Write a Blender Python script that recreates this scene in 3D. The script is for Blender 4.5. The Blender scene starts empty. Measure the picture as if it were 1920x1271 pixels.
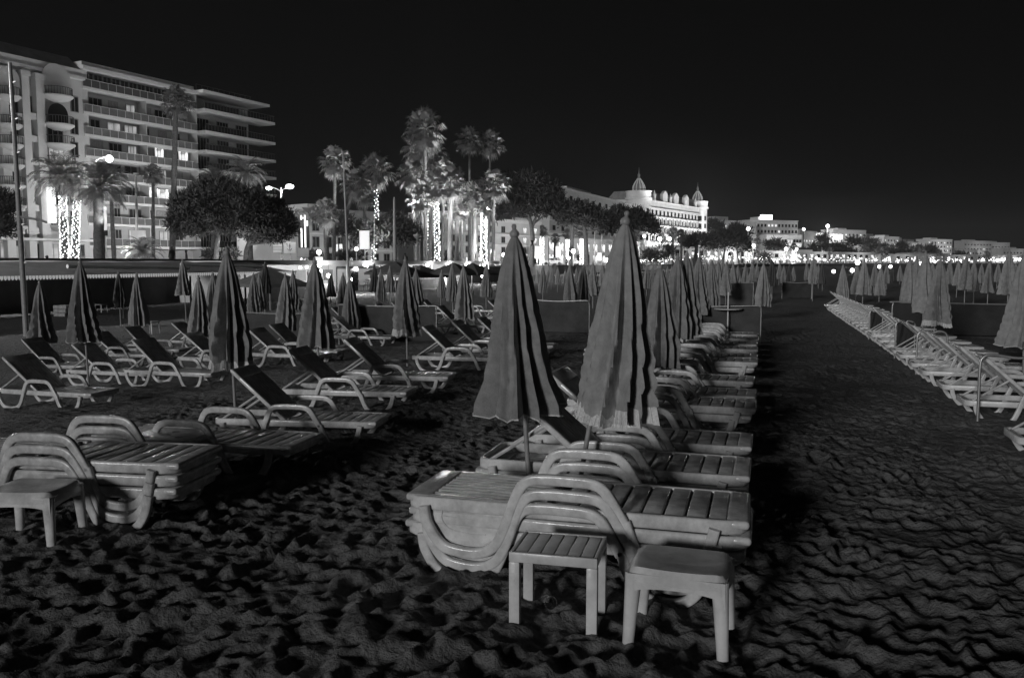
import bpy, bmesh, math, random
import numpy as np
from mathutils import Vector, Matrix
R = random.Random(7)
PI = math.pi
sc = bpy.context.scene
COL = sc.collection

# ------------------------------------------------------------------ camera model (used to read positions off the photograph)
SUN_E, SUN_EL, SUN_AZ = 1.18, 10, 15
HAZE = 0.0001
EYE = 1.75
FOC = 1600.0
TH = math.atan(143 / 1600)
YAW = math.radians(16.73)
CT, ST, CY, SY = math.cos(TH), math.sin(TH), math.cos(YAW), math.sin(YAW)

def ray(px, py):
    u = 635.5 - py
    f = FOC * CT + u * ST
    return (px - 960) / f, (u * CT - FOC * ST) / f

def dep(px, py, d):
    a, b = ray(px, py)
    l = a * d
    return Vector((l * CY - d * SY, l * SY + d * CY, EYE + b * d))

def onz(px, py, z):
    a, b = ray(px, py)
    return dep(px, py, (z - EYE) / b)

def sstep(t):
    t = min(1.0, max(0.0, t))
    return t * t * (3 - 2 * t)

def gz(X, Y):
    "large-scale height of the beach: level by the camera, dropping towards the promenade side"
    return -0.45 * sstep((-5 - X) / 9) - 0.15 * sstep((-16 - X) / 10)

def onground(px, py, lift=0.0):
    z = lift
    for _ in range(8):
        p = onz(px, py, z)
        z = gz(p.x, p.y) + lift
    return p

# ------------------------------------------------------------------ materials
def mat(name, col, rough=0.6, metal=0.0, noise=0.0, nscale=8.0, emit=0.0, bump=0.0, bscale=60.0, spec=None, trans=0.0):
    m = bpy.data.materials.new(name)
    m.use_nodes = True
    nt = m.node_tree
    b = nt.nodes['Principled BSDF']
    c = (col, col, col, 1)
    b.inputs['Base Color'].default_value = c
    b.inputs['Roughness'].default_value = rough
    b.inputs['Metallic'].default_value = metal
    if spec is not None:
        b.inputs['Specular IOR Level'].default_value = spec
    if noise > 0:
        tc = nt.nodes.new('ShaderNodeTexCoord')
        n = nt.nodes.new('ShaderNodeTexNoise')
        n.inputs['Scale'].default_value = nscale
        n.inputs['Detail'].default_value = 6
        n.inputs['Roughness'].default_value = 0.65
        r = nt.nodes.new('ShaderNodeValToRGB')
        lo, hi = max(0, col * (1 - noise)), min(1, col * (1 + noise))
        r.color_ramp.elements[0].position = 0.3
        r.color_ramp.elements[1].position = 0.7
        r.color_ramp.elements[0].color = (lo, lo, lo, 1)
        r.color_ramp.elements[1].color = (hi, hi, hi, 1)
        nt.links.new(tc.outputs['Object'], n.inputs['Vector'])
        nt.links.new(n.outputs['Fac'], r.inputs['Fac'])
        nt.links.new(r.outputs['Color'], b.inputs['Base Color'])
    if bump > 0:
        tc = nt.nodes.new('ShaderNodeTexCoord')
        n = nt.nodes.new('ShaderNodeTexNoise')
        n.inputs['Scale'].default_value = bscale
        n.inputs['Detail'].default_value = 4
        bp = nt.nodes.new('ShaderNodeBump')
        bp.inputs['Strength'].default_value = bump
        bp.inputs['Distance'].default_value = 0.02
        nt.links.new(tc.outputs['Object'], n.inputs['Vector'])
        nt.links.new(n.outputs['Fac'], bp.inputs['Height'])
        nt.links.new(bp.outputs['Normal'], b.inputs['Normal'])
    if emit > 0:
        b.inputs['Emission Color'].default_value = (1, 1, 1, 1)
        b.inputs['Emission Strength'].default_value = emit
        m.cycles.emission_sampling = 'NONE'
    return m

def litmat(name, lo, hi, scale):
    "a lit window or shop front seen from outside: an uneven bright interior"
    m = mat(name, 0.3, 0.5, emit=1.0)
    nt = m.node_tree
    b = nt.nodes['Principled BSDF']
    tc = nt.nodes.new('ShaderNodeTexCoord')
    n = nt.nodes.new('ShaderNodeTexNoise')
    n.inputs['Scale'].default_value = scale
    n.inputs['Detail'].default_value = 3
    mr = nt.nodes.new('ShaderNodeMapRange')
    mr.inputs['From Min'].default_value = 0.38
    mr.inputs['From Max'].default_value = 0.62
    mr.inputs['To Min'].default_value = lo
    mr.inputs['To Max'].default_value = hi
    nt.links.new(tc.outputs['Object'], n.inputs['Vector'])
    nt.links.new(n.outputs['Fac'], mr.inputs['Value'])
    nt.links.new(mr.outputs['Result'], b.inputs['Emission Strength'])
    return m

M = dict(
    plastic=mat('white_plastic', 0.60, 0.20, noise=0.36, nscale=7, bump=0.10, bscale=30),
    plastic2=mat('worn_white_plastic', 0.48, 0.24, noise=0.42, nscale=9, bump=0.1, bscale=50),
    plastic3=mat('yellowed_white_plastic', 0.62, 0.30, noise=0.3, nscale=4, bump=0.08, bscale=40),
    fabric=mat('parasol_fabric', 0.235, 0.9, noise=0.26, nscale=11, bump=0.25, bscale=90),
    fabric2=mat('pale_parasol_fabric', 0.29, 0.9, noise=0.24, nscale=11, bump=0.25, bscale=90),
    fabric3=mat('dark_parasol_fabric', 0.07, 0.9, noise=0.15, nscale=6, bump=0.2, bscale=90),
    trim=mat('fringe_cotton', 0.62, 0.95, noise=0.25, nscale=60),
    pole=mat('painted_pole', 0.28, 0.45, noise=0.2, nscale=12),
    canvas=mat('dark_canvas', 0.03, 0.85, noise=0.3, nscale=3, bump=0.5, bscale=6),
    canvas2=mat('grey_canvas', 0.06, 0.85, noise=0.3, nscale=3, bump=0.5, bscale=5),
    tube=mat('galvanised_tube', 0.4, 0.35, metal=0.6, noise=0.15),
    stucco=mat('pale_stucco', 0.52, 0.85, noise=0.10, nscale=0.35),
    stucco2=mat('grey_stucco', 0.36, 0.85, noise=0.14, nscale=0.3),
    stone=mat('floodlit_stone', 0.62, 0.8, noise=0.12, nscale=0.25),
    trimw=mat('white_trim', 0.62, 0.7, noise=0.08, nscale=0.8),
    slate=mat('roof_slate', 0.16, 0.6, noise=0.3, nscale=0.6),
    rail=mat('dark_railing', 0.07, 0.5),
    glass=mat('dark_glass', 0.025, 0.08),
    frame=mat('window_frame', 0.22, 0.5),
    awning=mat('dark_awning', 0.09, 0.8, noise=0.3, nscale=1.5),
    awning2=mat('grey_awning', 0.34, 0.8, noise=0.2, nscale=1.5),
    parapet=mat('grey_parapet', 0.12, 0.8, noise=0.3, nscale=0.7),
    curtain=mat('net_curtain', 0.26, 0.9, noise=0.3, nscale=2),
    wood=mat('dark_wood', 0.09, 0.7, noise=0.3, nscale=3),
    paving=mat('paving', 0.22, 0.8, noise=0.2, nscale=0.5),
    wall=mat('retaining_wall', 0.16, 0.9, noise=0.35, nscale=0.4),
    bark=mat('pine_bark', 0.12, 0.95, noise=0.4, nscale=5, bump=0.8, bscale=9),
    pbark=mat('palm_bark', 0.085, 0.95, noise=0.45, nscale=7, bump=1.0, bscale=10),
    needle=mat('pine_needles', 0.045, 0.75, noise=0.5, nscale=0.8),
    frond=mat('palm_fronds', 0.15, 0.55, noise=0.45, nscale=1.0),
    leaf=mat('shrub_leaves', 0.07, 0.7, noise=0.5, nscale=1.2),
    white=mat('white_paint', 0.75, 0.5, noise=0.06),
    black=mat('black_panel', 0.012, 0.4),
    cloth_dark=mat('dark_clothes', 0.03, 0.9),
    skin=mat('skin', 0.25, 0.6),
    car=mat('car_paint', 0.7, 0.25),
    rubber=mat('rubber', 0.02, 0.8),
    hill=mat('hill_scrub', 0.03, 0.95, noise=0.4, nscale=0.02),
    strip=mat('glowing_valance', 0.8, 0.4, emit=0.30),  # cloth valance, its brightness put in as emission; no lamp there
    bulb=mat('bulb', 0.8, 0.4, emit=5.0),
    lamp=mat('lamp_globe', 0.8, 0.4, emit=10.0),
    lamp2=mat('small_lamp_globe', 0.8, 0.4, emit=5.0),
    tubelight=mat('neon_tube', 0.8, 0.4, emit=1.6),
    lit=litmat('lit_window', 0.25, 1.6, 0.9),
    lit2=litmat('lit_shop_front', 0.08, 1.7, 0.7),
    litdim=litmat('dimly_lit_window', 0.06, 0.45, 0.6),
    poster=mat('lit_poster', 0.7, 0.5, emit=0.85),
    tin=mat('crumpled_tin', 0.75, 0.25, metal=1.0, bump=0.8, bscale=30),
)

# ------------------------------------------------------------------ mesh building
class MB:
    def __init__(s):
        s.v, s.f = [], []
    def add(s, verts, faces):
        o = len(s.v)
        s.v.extend(tuple(p) for p in verts)
        s.f.extend(tuple(i + o for i in f) for f in faces)
        return s
    def box(s, x0, x1, y0, y1, z0, z1):
        return s.add([(x0, y0, z0), (x1, y0, z0), (x1, y1, z0), (x0, y1, z0), (x0, y0, z1), (x1, y0, z1), (x1, y1, z1), (x0, y1, z1)],
                     [(0, 3, 2, 1), (4, 5, 6, 7), (0, 1, 5, 4), (1, 2, 6, 5), (2, 3, 7, 6), (3, 0, 4, 7)])
    def rbox(s, x0, x1, y0, y1, z0, z1, r=0.01, seg=2):
        bm = bmesh.new()
        bmesh.ops.create_cube(bm, size=1)
        for v in bm.verts:
            v.co = Vector(((x0 + x1) / 2 + v.co.x * (x1 - x0), (y0 + y1) / 2 + v.co.y * (y1 - y0), (z0 + z1) / 2 + v.co.z * (z1 - z0)))
        bmesh.ops.bevel(bm, geom=bm.edges[:], offset=r, segments=seg, affect='EDGES', profile=0.5)
        bm.verts.index_update()
        s.add([v.co[:] for v in bm.verts], [[v.index for v in f.verts] for f in bm.faces])
        bm.free()
        return s
    def quad(s, a, b, c, d):
        return s.add([a, b, c, d], [(0, 1, 2, 3)])
    def tube(s, pts, ra, rb=None, n=8, closed=False, up=(0, 0, 1), caps=True, e=1.0):
        "oval tube along pts; ra/rb number or list per point; ra is the half width across, rb along 'up'"
        pts = [Vector(p) for p in pts]
        k = len(pts)
        upv = Vector(up)
        vs, fs = [], []
        for i, p in enumerate(pts):
            if closed:
                t = pts[(i + 1) % k] - pts[i - 1]
            else:
                t = pts[min(i + 1, k - 1)] - pts[max(i - 1, 0)]
            t.normalize()
            side = t.cross(upv)
            if side.length < 1e-4:
                side = t.cross(Vector((1, 0.01, 0)))
            side.normalize()
            w = side.cross(t).normalized()
            a = ra[i] if isinstance(ra, (list, tuple)) else ra
            b = a if rb is None else (rb[i] if isinstance(rb, (list, tuple)) else rb)
            for j in range(n):
                q = 2 * PI * (j + 0.5) / n
                cq, sq_ = math.cos(q), math.sin(q)
                if e != 1.0:
                    cq, sq_ = math.copysign(abs(cq) ** e, cq), math.copysign(abs(sq_) ** e, sq_)
                vs.append(p + side * (a * cq) + w * (b * sq_))
        m = k if closed else k - 1
        for i in range(m):
            for j in range(n):
                a, b = i * n + j, i * n + (j + 1) % n
                c, d = ((i + 1) % k) * n + (j + 1) % n, ((i + 1) % k) * n + j
                fs.append((a, b, c, d))
        if not closed and caps:
            fs.append(tuple(range(n - 1, -1, -1)))
            fs.append(tuple((k - 1) * n + j for j in range(n)))
        return s.add(vs, fs)
    def lathe(s, prof, n=16, cx=0, cy=0, a0=0.0, a1=2 * PI):
        "prof: (radius, z) list"
        full = abs(a1 - a0 - 2 * PI) < 1e-6
        m = n if full else n + 1
        vs, fs = [], []
        for r, z in prof:
            for j in range(m):
                q = a0 + (a1 - a0) * j / n
                vs.append((cx + r * math.cos(q), cy + r * math.sin(q), z))
        for i in range(len(prof) - 1):
            for j in range(n):
                a, b = i * m + j, i * m + (j + 1) % m
                fs.append((a, b, b + m, a + m))
        return s.add(vs, fs)
    def prism(s, poly, y0, y1):
        "poly: (x, z) outline, extruded from y0 to y1"
        k = len(poly)
        vs = [(x, y0, z) for x, z in poly] + [(x, y1, z) for x, z in poly]
        fs = [tuple(range(k)), tuple(range(2 * k - 1, k - 1, -1))]
        fs += [((i + 1) % k, i, i + k, (i + 1) % k + k) for i in range(k)]
        return s.add(vs, fs)
    def ball(s, c, r, n=8, m=5, sq=(1, 1, 1)):
        vs, fs = [], []
        for i in range(m + 1):
            t = PI * i / m
            for j in range(n):
                q = 2 * PI * j / n
                vs.append((c[0] + r * sq[0] * math.sin(t) * math.cos(q), c[1] + r * sq[1] * math.sin(t) * math.sin(q), c[2] + r * sq[2] * math.cos(t)))
        for i in range(m):
            for j in range(n):
                fs.append((i * n + j, (i + 1) * n + j, (i + 1) * n + (j + 1) % n, i * n + (j + 1) % n))
        return s.add(vs, fs)
    def octa(s, c, r):
        x, y, z = c
        return s.add([(x + r, y, z), (x - r, y, z), (x, y + r, z), (x, y - r, z), (x, y, z + r), (x, y, z - r)],
                     [(0, 2, 4), (2, 1, 4), (1, 3, 4), (3, 0, 4), (2, 0, 5), (1, 2, 5), (3, 1, 5), (0, 3, 5)])
    def mesh(s, name, m, smooth=False):
        me = bpy.data.meshes.new(name)
        me.from_pydata(s.v, [], s.f)
        me.materials.append(m)
        me.update()
        if smooth:
            me.shade_smooth()
            try:
                me.set_sharp_from_angle(angle=math.radians(smooth if smooth > 1 else 50))
            except Exception:
                pass
        return me
    def build(s, name, m, parent=None, smooth=False):
        return link(name, s.mesh(name, m, smooth), parent)

def link(name, me, parent=None):
    o = bpy.data.objects.new(name, me)
    COL.objects.link(o)
    if parent is not None:
        o.parent = parent
    return o

def tag(o, label=None, cat=None, group=None, kind=None):
    for k, v in (('label', label), ('category', cat), ('group', group), ('kind', kind)):
        if v:
            o[k] = v
    return o

def thing(name, label, cat, loc=(0, 0, 0), rz=0.0, group=None):
    o = link(name, None)
    o.empty_display_size = 0.2
    o.location = loc
    o.rotation_euler = (0, 0, rz)
    return tag(o, label, cat, group)

def copy_tree(o, parent=None, label=None, loc=None, rot=None, swap=None):
    c = o.copy()
    COL.objects.link(c)
    c.parent = parent
    if label:
        c['label'] = label
    if loc is not None:
        c.location = loc
    if rot is not None:
        c.rotation_euler = rot
    for ch in list(o.children):
        copy_tree(ch, c)
    return c

def spline(pts, k=5, closed=False):
    "Catmull-Rom through pts"
    pts = [Vector(p) for p in pts]
    n = len(pts)
    out = []
    m = n if closed else n - 1
    for i in range(m):
        p1, p2 = pts[i], pts[(i + 1) % n]
        p0 = pts[i - 1] if (closed or i > 0) else p1 * 2 - p2
        p3 = pts[(i + 2) % n] if (closed or i + 2 < n) else p2 * 2 - p1
        for j in range(k):
            t = j / k
            out.append(0.5 * ((2 * p1) + (p2 - p0) * t + (2 * p0 - 5 * p1 + 4 * p2 - p3) * t * t + (3 * p1 - p0 - 3 * p2 + p3) * t ** 3))
    if not closed:
        out.append(pts[-1])
    return out

ORD = ['first', 'second', 'third', 'fourth', 'fifth', 'sixth', 'seventh', 'eighth', 'ninth', 'tenth', 'eleventh', 'twelfth', 'thirteenth', 'fourteenth',
       'fifteenth', 'sixteenth', 'seventeenth', 'eighteenth', 'nineteenth', 'twentieth', 'twenty-first', 'twenty-second', 'twenty-third', 'twenty-fourth',
       'twenty-fifth', 'twenty-sixth', 'twenty-seventh', 'twenty-eighth', 'twenty-ninth', 'thirtieth']
# ------------------------------------------------------------------ sand: one sheet, fine by the camera and out to the horizon
def axis(lo_far, lo, hi, hi_far, step, grow):
    a = list(np.arange(lo, hi, step))
    s = step
    x = a[-1]
    while x < hi_far:
        s *= grow
        x += s
        a.append(x)
    s = step
    x = lo
    b = []
    while x > lo_far:
        s *= grow
        x -= s
        b.append(x)
    return np.array(b[::-1] + a)

def make_sand():
    xs = axis(-300, -6.5, 3.0, 900, 0.017, 1.020)
    ys = axis(-30, 2.7, 8.0, 2600, 0.017, 1.0085)
    X, Y = np.meshgrid(xs, ys)
    def ss(t):
        t = np.clip(t, 0, 1)
        return t * t * (3 - 2 * t)
    Z = -0.45 * ss((-5 - X) / 9) - 0.15 * ss((-16 - X) / 10)
    rs = np.random.RandomState(3)
    # slow undulation
    for _ in range(26):
        w = rs.uniform(0.9, 4.0)
        q = rs.uniform(0, 2 * PI)
        k = 2 * PI / w
        Z += 0.0035 * (w ** 0.5) * np.sin(k * (X * math.cos(q) + Y * math.sin(q)) + rs.uniform(0, 6.28)) * np.exp(-np.hypot(X, Y) / 60)
    # trampled sand: a meandering net of crumbling crests round footprint-sized hollows
    sx_ = np.gradient(xs)[None, :] + 0 * Z
    sy_ = np.gradient(ys)[:, None] + 0 * Z
    cell = np.maximum(sx_, sy_)
    def waves(n, w0, w1, seed):
        r2 = np.random.RandomState(seed)
        out = np.zeros_like(Z)
        for _ in range(n):
            w, q = r2.uniform(w0, w1), r2.uniform(0, 2 * PI)
            out += np.sin(2 * PI / w * (X * math.cos(q) + Y * math.sin(q)) + r2.uniform(0, 6.28))
        return out / math.sqrt(n)
    def hsh(i, j, k):
        v = np.sin(i * 127.1 + j * 311.7 + k * 74.7) * 43758.5453
        return v - np.floor(v)
    def crests(s, seed, ax, ay, rot, warp):
        c_, s_ = math.cos(rot), math.sin(rot)
        U = ((X * c_ + Y * s_) + warp * waves(7, .35, 1.1, seed) + .35 * warp * waves(6, .12, .3, seed + 5)) / (s * ax)
        V = ((-X * s_ + Y * c_) + warp * waves(7, .35, 1.1, seed + 1) + .35 * warp * waves(6, .12, .3, seed + 6)) / (s * ay)
        iu, iv = np.floor(U), np.floor(V)
        f1 = np.full_like(Z, 9.0)
        f2 = np.full_like(Z, 9.0)
        for di in (-1, 0, 1):
            for dj in (-1, 0, 1):
                pu, pv_ = iu + di, iv + dj
                d = np.hypot(pu + .5 + .95 * (hsh(pu, pv_, seed) - .5) - U, pv_ + .5 + .95 * (hsh(pu, pv_, seed + 9) - .5) - V)
                m_ = d < f1
                f2 = np.where(m_, f1, np.minimum(f2, d))
                f1 = np.where(m_, d, f1)
        return f1, f2 - f1
    f1, e1 = crests(.20, 3, .9, 1.15, .9, .07)
    fa = np.clip(1.6 - cell / .10, 0, 1)
    amp = np.clip(.55 + .40 * waves(12, .5, 2.2, 30), .08, 1.3)
    D = fa * amp * (.026 * np.exp(-(e1 / .22) ** 2) + .012 * np.clip(f1, 0, .8) ** 2)
    f1, e1 = crests(.12, 41, 1.0, 1.15, 2.0, .03)
    amp2 = np.clip(.5 + .45 * waves(12, .4, 1.6, 60), 0, 1.2)
    D += np.clip(1.6 - cell / .035, 0, 1) * amp2 * (.030 * np.exp(-(e1 / .24) ** 2))
    def dimple(cx, cy, rx, ry, q, h, rim):
        r = max(rx, ry) * 1.9
        i0, i1 = np.searchsorted(xs, [cx - r, cx + r])
        j0, j1 = np.searchsorted(ys, [cy - r, cy + r])
        if i1 - i0 < 2 or j1 - j0 < 2:
            return
        dx, dy = X[j0:j1, i0:i1] - cx, Y[j0:j1, i0:i1] - cy
        u = (dx * math.cos(q) + dy * math.sin(q)) / rx
        v = (-dx * math.sin(q) + dy * math.cos(q)) / ry
        t = np.sqrt(u * u + v * v) + 1e-6
        t = t * (1 + .16 * np.sin(2 * np.arctan2(v, u) + q * 7) + .08 * np.sin(5 * np.arctan2(v, u) + q * 3))
        k_ = .35 + .65 * np.clip((t - .5) / .7, 0, 1)
        D[j0:j1, i0:i1] = D[j0:j1, i0:i1] * k_ - h * np.clip(1 - t * t, 0, 1) ** .9 + rim * np.exp(-((t - 1.15) / .28) ** 2)
    for _ in range(5200):
        d = 2.3 + 22 * rs.rand() ** 1.4
        a = rs.uniform(-.80, .74)
        rx = rs.uniform(.045, .08)
        dimple(d * math.sin(a - YAW), d * math.cos(a - YAW), rx, rx * rs.uniform(1.2, 2.4), rs.uniform(0, PI), rx * rs.uniform(.2, .42), rx * rs.uniform(.08, .22))
    for _ in range(1):
        D[1:-1, 1:-1] = (D[1:-1, 1:-1] * 4 + D[:-2, 1:-1] + D[2:, 1:-1] + D[1:-1, :-2] + D[1:-1, 2:]) / 8
    Z += D - .012
    Z += rs.normal(0, 0.0012, Z.shape) * (np.hypot(X, Y) < 14)
    ny, nx = X.shape
    v = np.stack([X.ravel(), Y.ravel(), Z.ravel()], 1).astype(np.float32)
    idx = np.arange(nx * ny).reshape(ny, nx)
    f = np.stack([idx[:-1, :-1].ravel(), idx[:-1, 1:].ravel(), idx[1:, 1:].ravel(), idx[1:, :-1].ravel()], 1).astype(np.int32)
    me = bpy.data.meshes.new('sand')
    me.vertices.add(len(v))
    me.vertices.foreach_set('co', v.ravel())
    me.loops.add(f.size)
    me.loops.foreach_set('vertex_index', f.ravel())
    me.polygons.add(len(f))
    me.polygons.foreach_set('loop_start', np.arange(0, f.size, 4, dtype=np.int32))
    me.update()
    me.validate()
    me.shade_smooth()
    m = mat('beach_sand', 0.165, 0.95, noise=0.16, nscale=2.2, spec=0.2)
    nt = m.node_tree
    b = nt.nodes['Principled BSDF']
    tc = nt.nodes.new('ShaderNodeTexCoord')
    n1_ = nt.nodes.new('ShaderNodeTexNoise')
    n1_.inputs['Scale'].default_value = 8.0
    n1_.inputs['Detail'].default_value = 8
    n1_.inputs['Roughness'].default_value = 0.62
    n2_ = nt.nodes.new('ShaderNodeTexNoise')
    n2_.inputs['Scale'].default_value = 160
    n2_.inputs['Detail'].default_value = 3
    b1 = nt.nodes.new('ShaderNodeBump')
    b1.inputs['Distance'].default_value = 0.16
    b1.inputs['Strength'].default_value = 0.8
    b2 = nt.nodes.new('ShaderNodeBump')
    b2.inputs['Distance'].default_value = 0.004
    b2.inputs['Strength'].default_value = 0.8
    nt.links.new(tc.outputs['Object'], n1_.inputs['Vector'])
    nt.links.new(tc.outputs['Object'], n2_.inputs['Vector'])
    nt.links.new(n1_.outputs['Fac'], b1.inputs['Height'])
    nt.links.new(n2_.outputs['Fac'], b2.inputs['Height'])
    nt.links.new(b1.outputs['Normal'], b2.inputs['Normal'])
    nt.links.new(b2.outputs['Normal'], b.inputs['Normal'])
    me.materials.append(m)
    o = link('sand', me)
    return tag(o, 'trampled dark beach sand full of footprints', None, None, 'structure')
make_sand()

# ------------------------------------------------------------------ sun loungers. Local x: 0 head end, 1.86 foot end
LW = 0.30      # half width to the rail centre
def lounger_meshes():
    ms = {}
    # straight side rails and the rounded ends
    f = MB()
    loop = [(0.05, -LW, .255), (0.9, -LW, .255), (1.76, -LW, .255), (1.83, -LW + .025, .255), (1.86, -LW + .1, .252), (1.865, 0, .25), (1.86, LW - .1, .252),
            (1.83, LW - .025, .255), (1.76, LW, .255), (0.9, LW, .255), (0.05, LW, .255), (0.01, LW - .03, .255), (0, LW - .1, .255), (0, 0, .255), (0, -LW + .1, .255), (0.01, -LW + .03, .255)]
    f.tube(loop, 0.019, 0.038, n=12, closed=True, e=.45)
    f.box(0.80, 0.84, -LW, LW, .225, .25)
    ms['frame'] = f.mesh('frame', M['plastic'], 50)
    # slatted seat
    s = MB()
    x = 0.86
    while x < 1.76:
        w = 0.104 if x + 0.1 < 1.76 else 0.092
        s.rbox(x, x + w, -LW + .012, LW - .012, .262, .288, .009, 2)
        x += 0.1165
    s.rbox(1.765, 1.885, -LW - .006, LW + .006, .246, .292, .02, 3)
    s.box(0.86, 1.8, -.05, -.03, .245, .265)
    s.box(0.86, 1.8, .03, .05, .245, .265)
    ms['seat'] = s.mesh('seat', M['plastic'], 50)
    # backrest, hinge at its own origin, head end towards -x
    b = MB()
    for sg in (-1, 1):
        b.rbox(-.82, 0.02, sg * (LW - .032) - .026, sg * (LW - .032) + .026, -.012, .034, .012, 2)
    yy = -LW + .078
    while yy < LW - .085:
        b.tube([(-.70, yy + .02, .012), (-.36, yy + .02, .010), (-.03, yy + .02, .012)], .021, .022, n=12, e=.75)
        yy += .0600
    for xx in (-.56, -.3, -.06):
        b.box(xx, xx + .03, -LW + .06, LW - .06, -.01, .005)
    b.rbox(-.85, -.70, -LW + .002, LW - .002, -.006, .036, .016, 3)
    ms['backrest'] = b.mesh('backrest', M['plastic'], 50)
    # one side: rear leg, armrest, front leg (serpentine)
    def side(pts, ra=.0175, rb=.026, k=6):
        # flat band: wide along the curve normal in the side plane
        return MB().tube(spline([(px, 0, pz) for px, pz in pts], k), ra, rb, n=8, up=(0, 1, 0))
    def band(pts, k=6):
        return MB().tube(spline([(px, 0, pz) for px, pz in pts], k), .030, .021, n=12, up=(0, 1, 0), e=.45)
    ms['rear_leg'] = band([(.10, .245), (.12, .15), (.19, .045), (.27, .005), (.42, .0), (.52, .05), (.575, .15), (.61, .25)]).mesh('leg', M['plastic'], 60)
    ms['front_leg'] = band([(1.245, .25), (1.285, .14), (1.34, .045), (1.42, .004), (1.54, .0), (1.62, .04), (1.68, .13), (1.71, .25)]).mesh('leg', M['plastic'], 60)
    ms['armrest'] = band([(.61, .25), (.64, .33), (.675, .40), (.725, .437), (.82, .447), (.95, .447), (1.06, .442), (1.125, .415), (1.175, .35), (1.245, .23)]).mesh('armrest', M['plastic'], 60)
    p = MB()
    ms['prop'] = p.mesh('prop', M['plastic'])
    # plain web plate under the near rail (the older closed-side model)
    w = MB()
    w.prism([(.13, .25), (.16, .15), (.22, .06), (.3, .03), (.42, .03), (.5, .07), (.56, .16), (.59, .25)], -.004, .004)
    w.tube(spline([(.2, -.006, .22), (.2, -.006, .17), (.24, -.006, .12), (.34, -.006, .10), (.46, -.006, .10)], 5), .004, .004, n=6, up=(0, 1, 0))
    w.tube([(.2, -.006, .19), (.5, -.006, .175)], .003, .003, n=6, up=(0, 1, 0))
    ms['web'] = w.mesh('side_panel', M['plastic'], 40)
    return ms
LM = lounger_meshes()

def prop_mesh(ang):
    "two struts from the backrest down to the head end of the frame"
    hx, hz = .80, .285
    a = (hx - .42 * math.cos(ang), hz + .42 * math.sin(ang) - .01)
    b = (.06, .27)
    p = MB()
    for sg in (-1, 1):
        p.tube([(a[0], sg * (LW - .04), a[1]), (b[0], sg * (LW - .04), b[1])], .014, .02, n=6, up=(0, 1, 0))
    p.tube([(b[0], -LW + .03, b[1]), (b[0], LW - .03, b[1])], .012, n=6)
    return p.mesh('prop', M['plastic'])
PROPS = {}

LG = {}
def lounger(x, y, z, label, group, ang=None, rz=0.0, web=False, detail=True, mt='plastic', tilt=0.0):
    "x, y: head end centre. ang: backrest angle in degrees or None for flat"
    ang = 0 if ang is None else ang
    key = (ang, web, detail, mt)
    if key in LG:
        return copy_tree(LG[key], label=label, loc=(x, y, z), rot=(tilt, 0, rz))
    t = thing('sun_lounger', label, 'sun lounger', (x, y, z), rz, group)
    t.rotation_euler = (tilt, 0, rz)
    LG[key] = t
    a = math.radians(ang)
    def part(nm, me, loc=(0, 0, 0), rot=(0, 0, 0)):
        if mt != 'plastic':
            me = me.copy()
            me.materials[0] = M[mt]
        o = link(nm, me, t)
        o.location, o.rotation_euler = loc, rot
        return o
    part('frame', LM['frame'])
    part('seat', LM['seat'])
    part('backrest', LM['backrest'], (.82, 0, .262), (0, a, 0))
    for sg in (-1, 1):
        part('leg', LM['rear_leg'], (0, sg * (LW + .036), 0))
        part('leg', LM['front_leg'], (0, sg * (LW + .036), 0))
        part('armrest', LM['armrest'], (0, sg * (LW + .036), 0))
        if web:
            part('side_panel', LM['web'], (0, sg * (LW + .004), 0))
    if ang:
        if ang not in PROPS:
            PROPS[ang] = prop_mesh(a)
        part('prop', PROPS[ang])
    return t

GC, G2, G3, G4, GR = ('loungers in the row beside the sand aisle', 'loungers of the second row', 'loungers of the third row', 'loungers of the fourth row',
                      'loungers in the tight row along the far side of the aisle')
# the stack in front
for k, lab in enumerate(['bottom white lounger of the front stack, its legs pressed into the sand', 'middle white lounger of the front stack behind the slatted side table',
                         'top white lounger of the front stack, flat, behind the table and stool']):
    lounger(-1.95 + (-.012, .014, 0)[k], 4.74 + (.022, .010, 0)[k], -.035 + .082 * k, lab, GC, None, math.radians(.6 * (k - 1)), web=True)
# second pile behind it
lounger(-1.98, 6.05, -.03, 'lower white lounger of the pair just behind the front stack', GC, None, 0, mt='plastic2')
lounger(-1.97, 6.05, .052, 'upper white lounger of the pair just behind the front stack, back raised', GC, 40)
cy_ = [7.40, 8.88, 10.15, 11.4, 12.85, 14.2, 15.5, 16.5, 17.6, 18.7]
for i, y in enumerate(cy_):
    lounger(-1.97 - .012 * i + R.uniform(-.03, .03), y, -.03, 'white lounger with raised back beside the aisle, %s behind the stacked pair' % ORD[i], GC, R.choice([40, 40, 43]), math.radians(R.uniform(-2, 2)))
for i in (1, 4):
    lounger(-1.96 - .012 * i, cy_[i] - .03, .05, 'white lounger lying on the %s lounger behind the stacked pair' % ORD[i], GC, 40)
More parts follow.
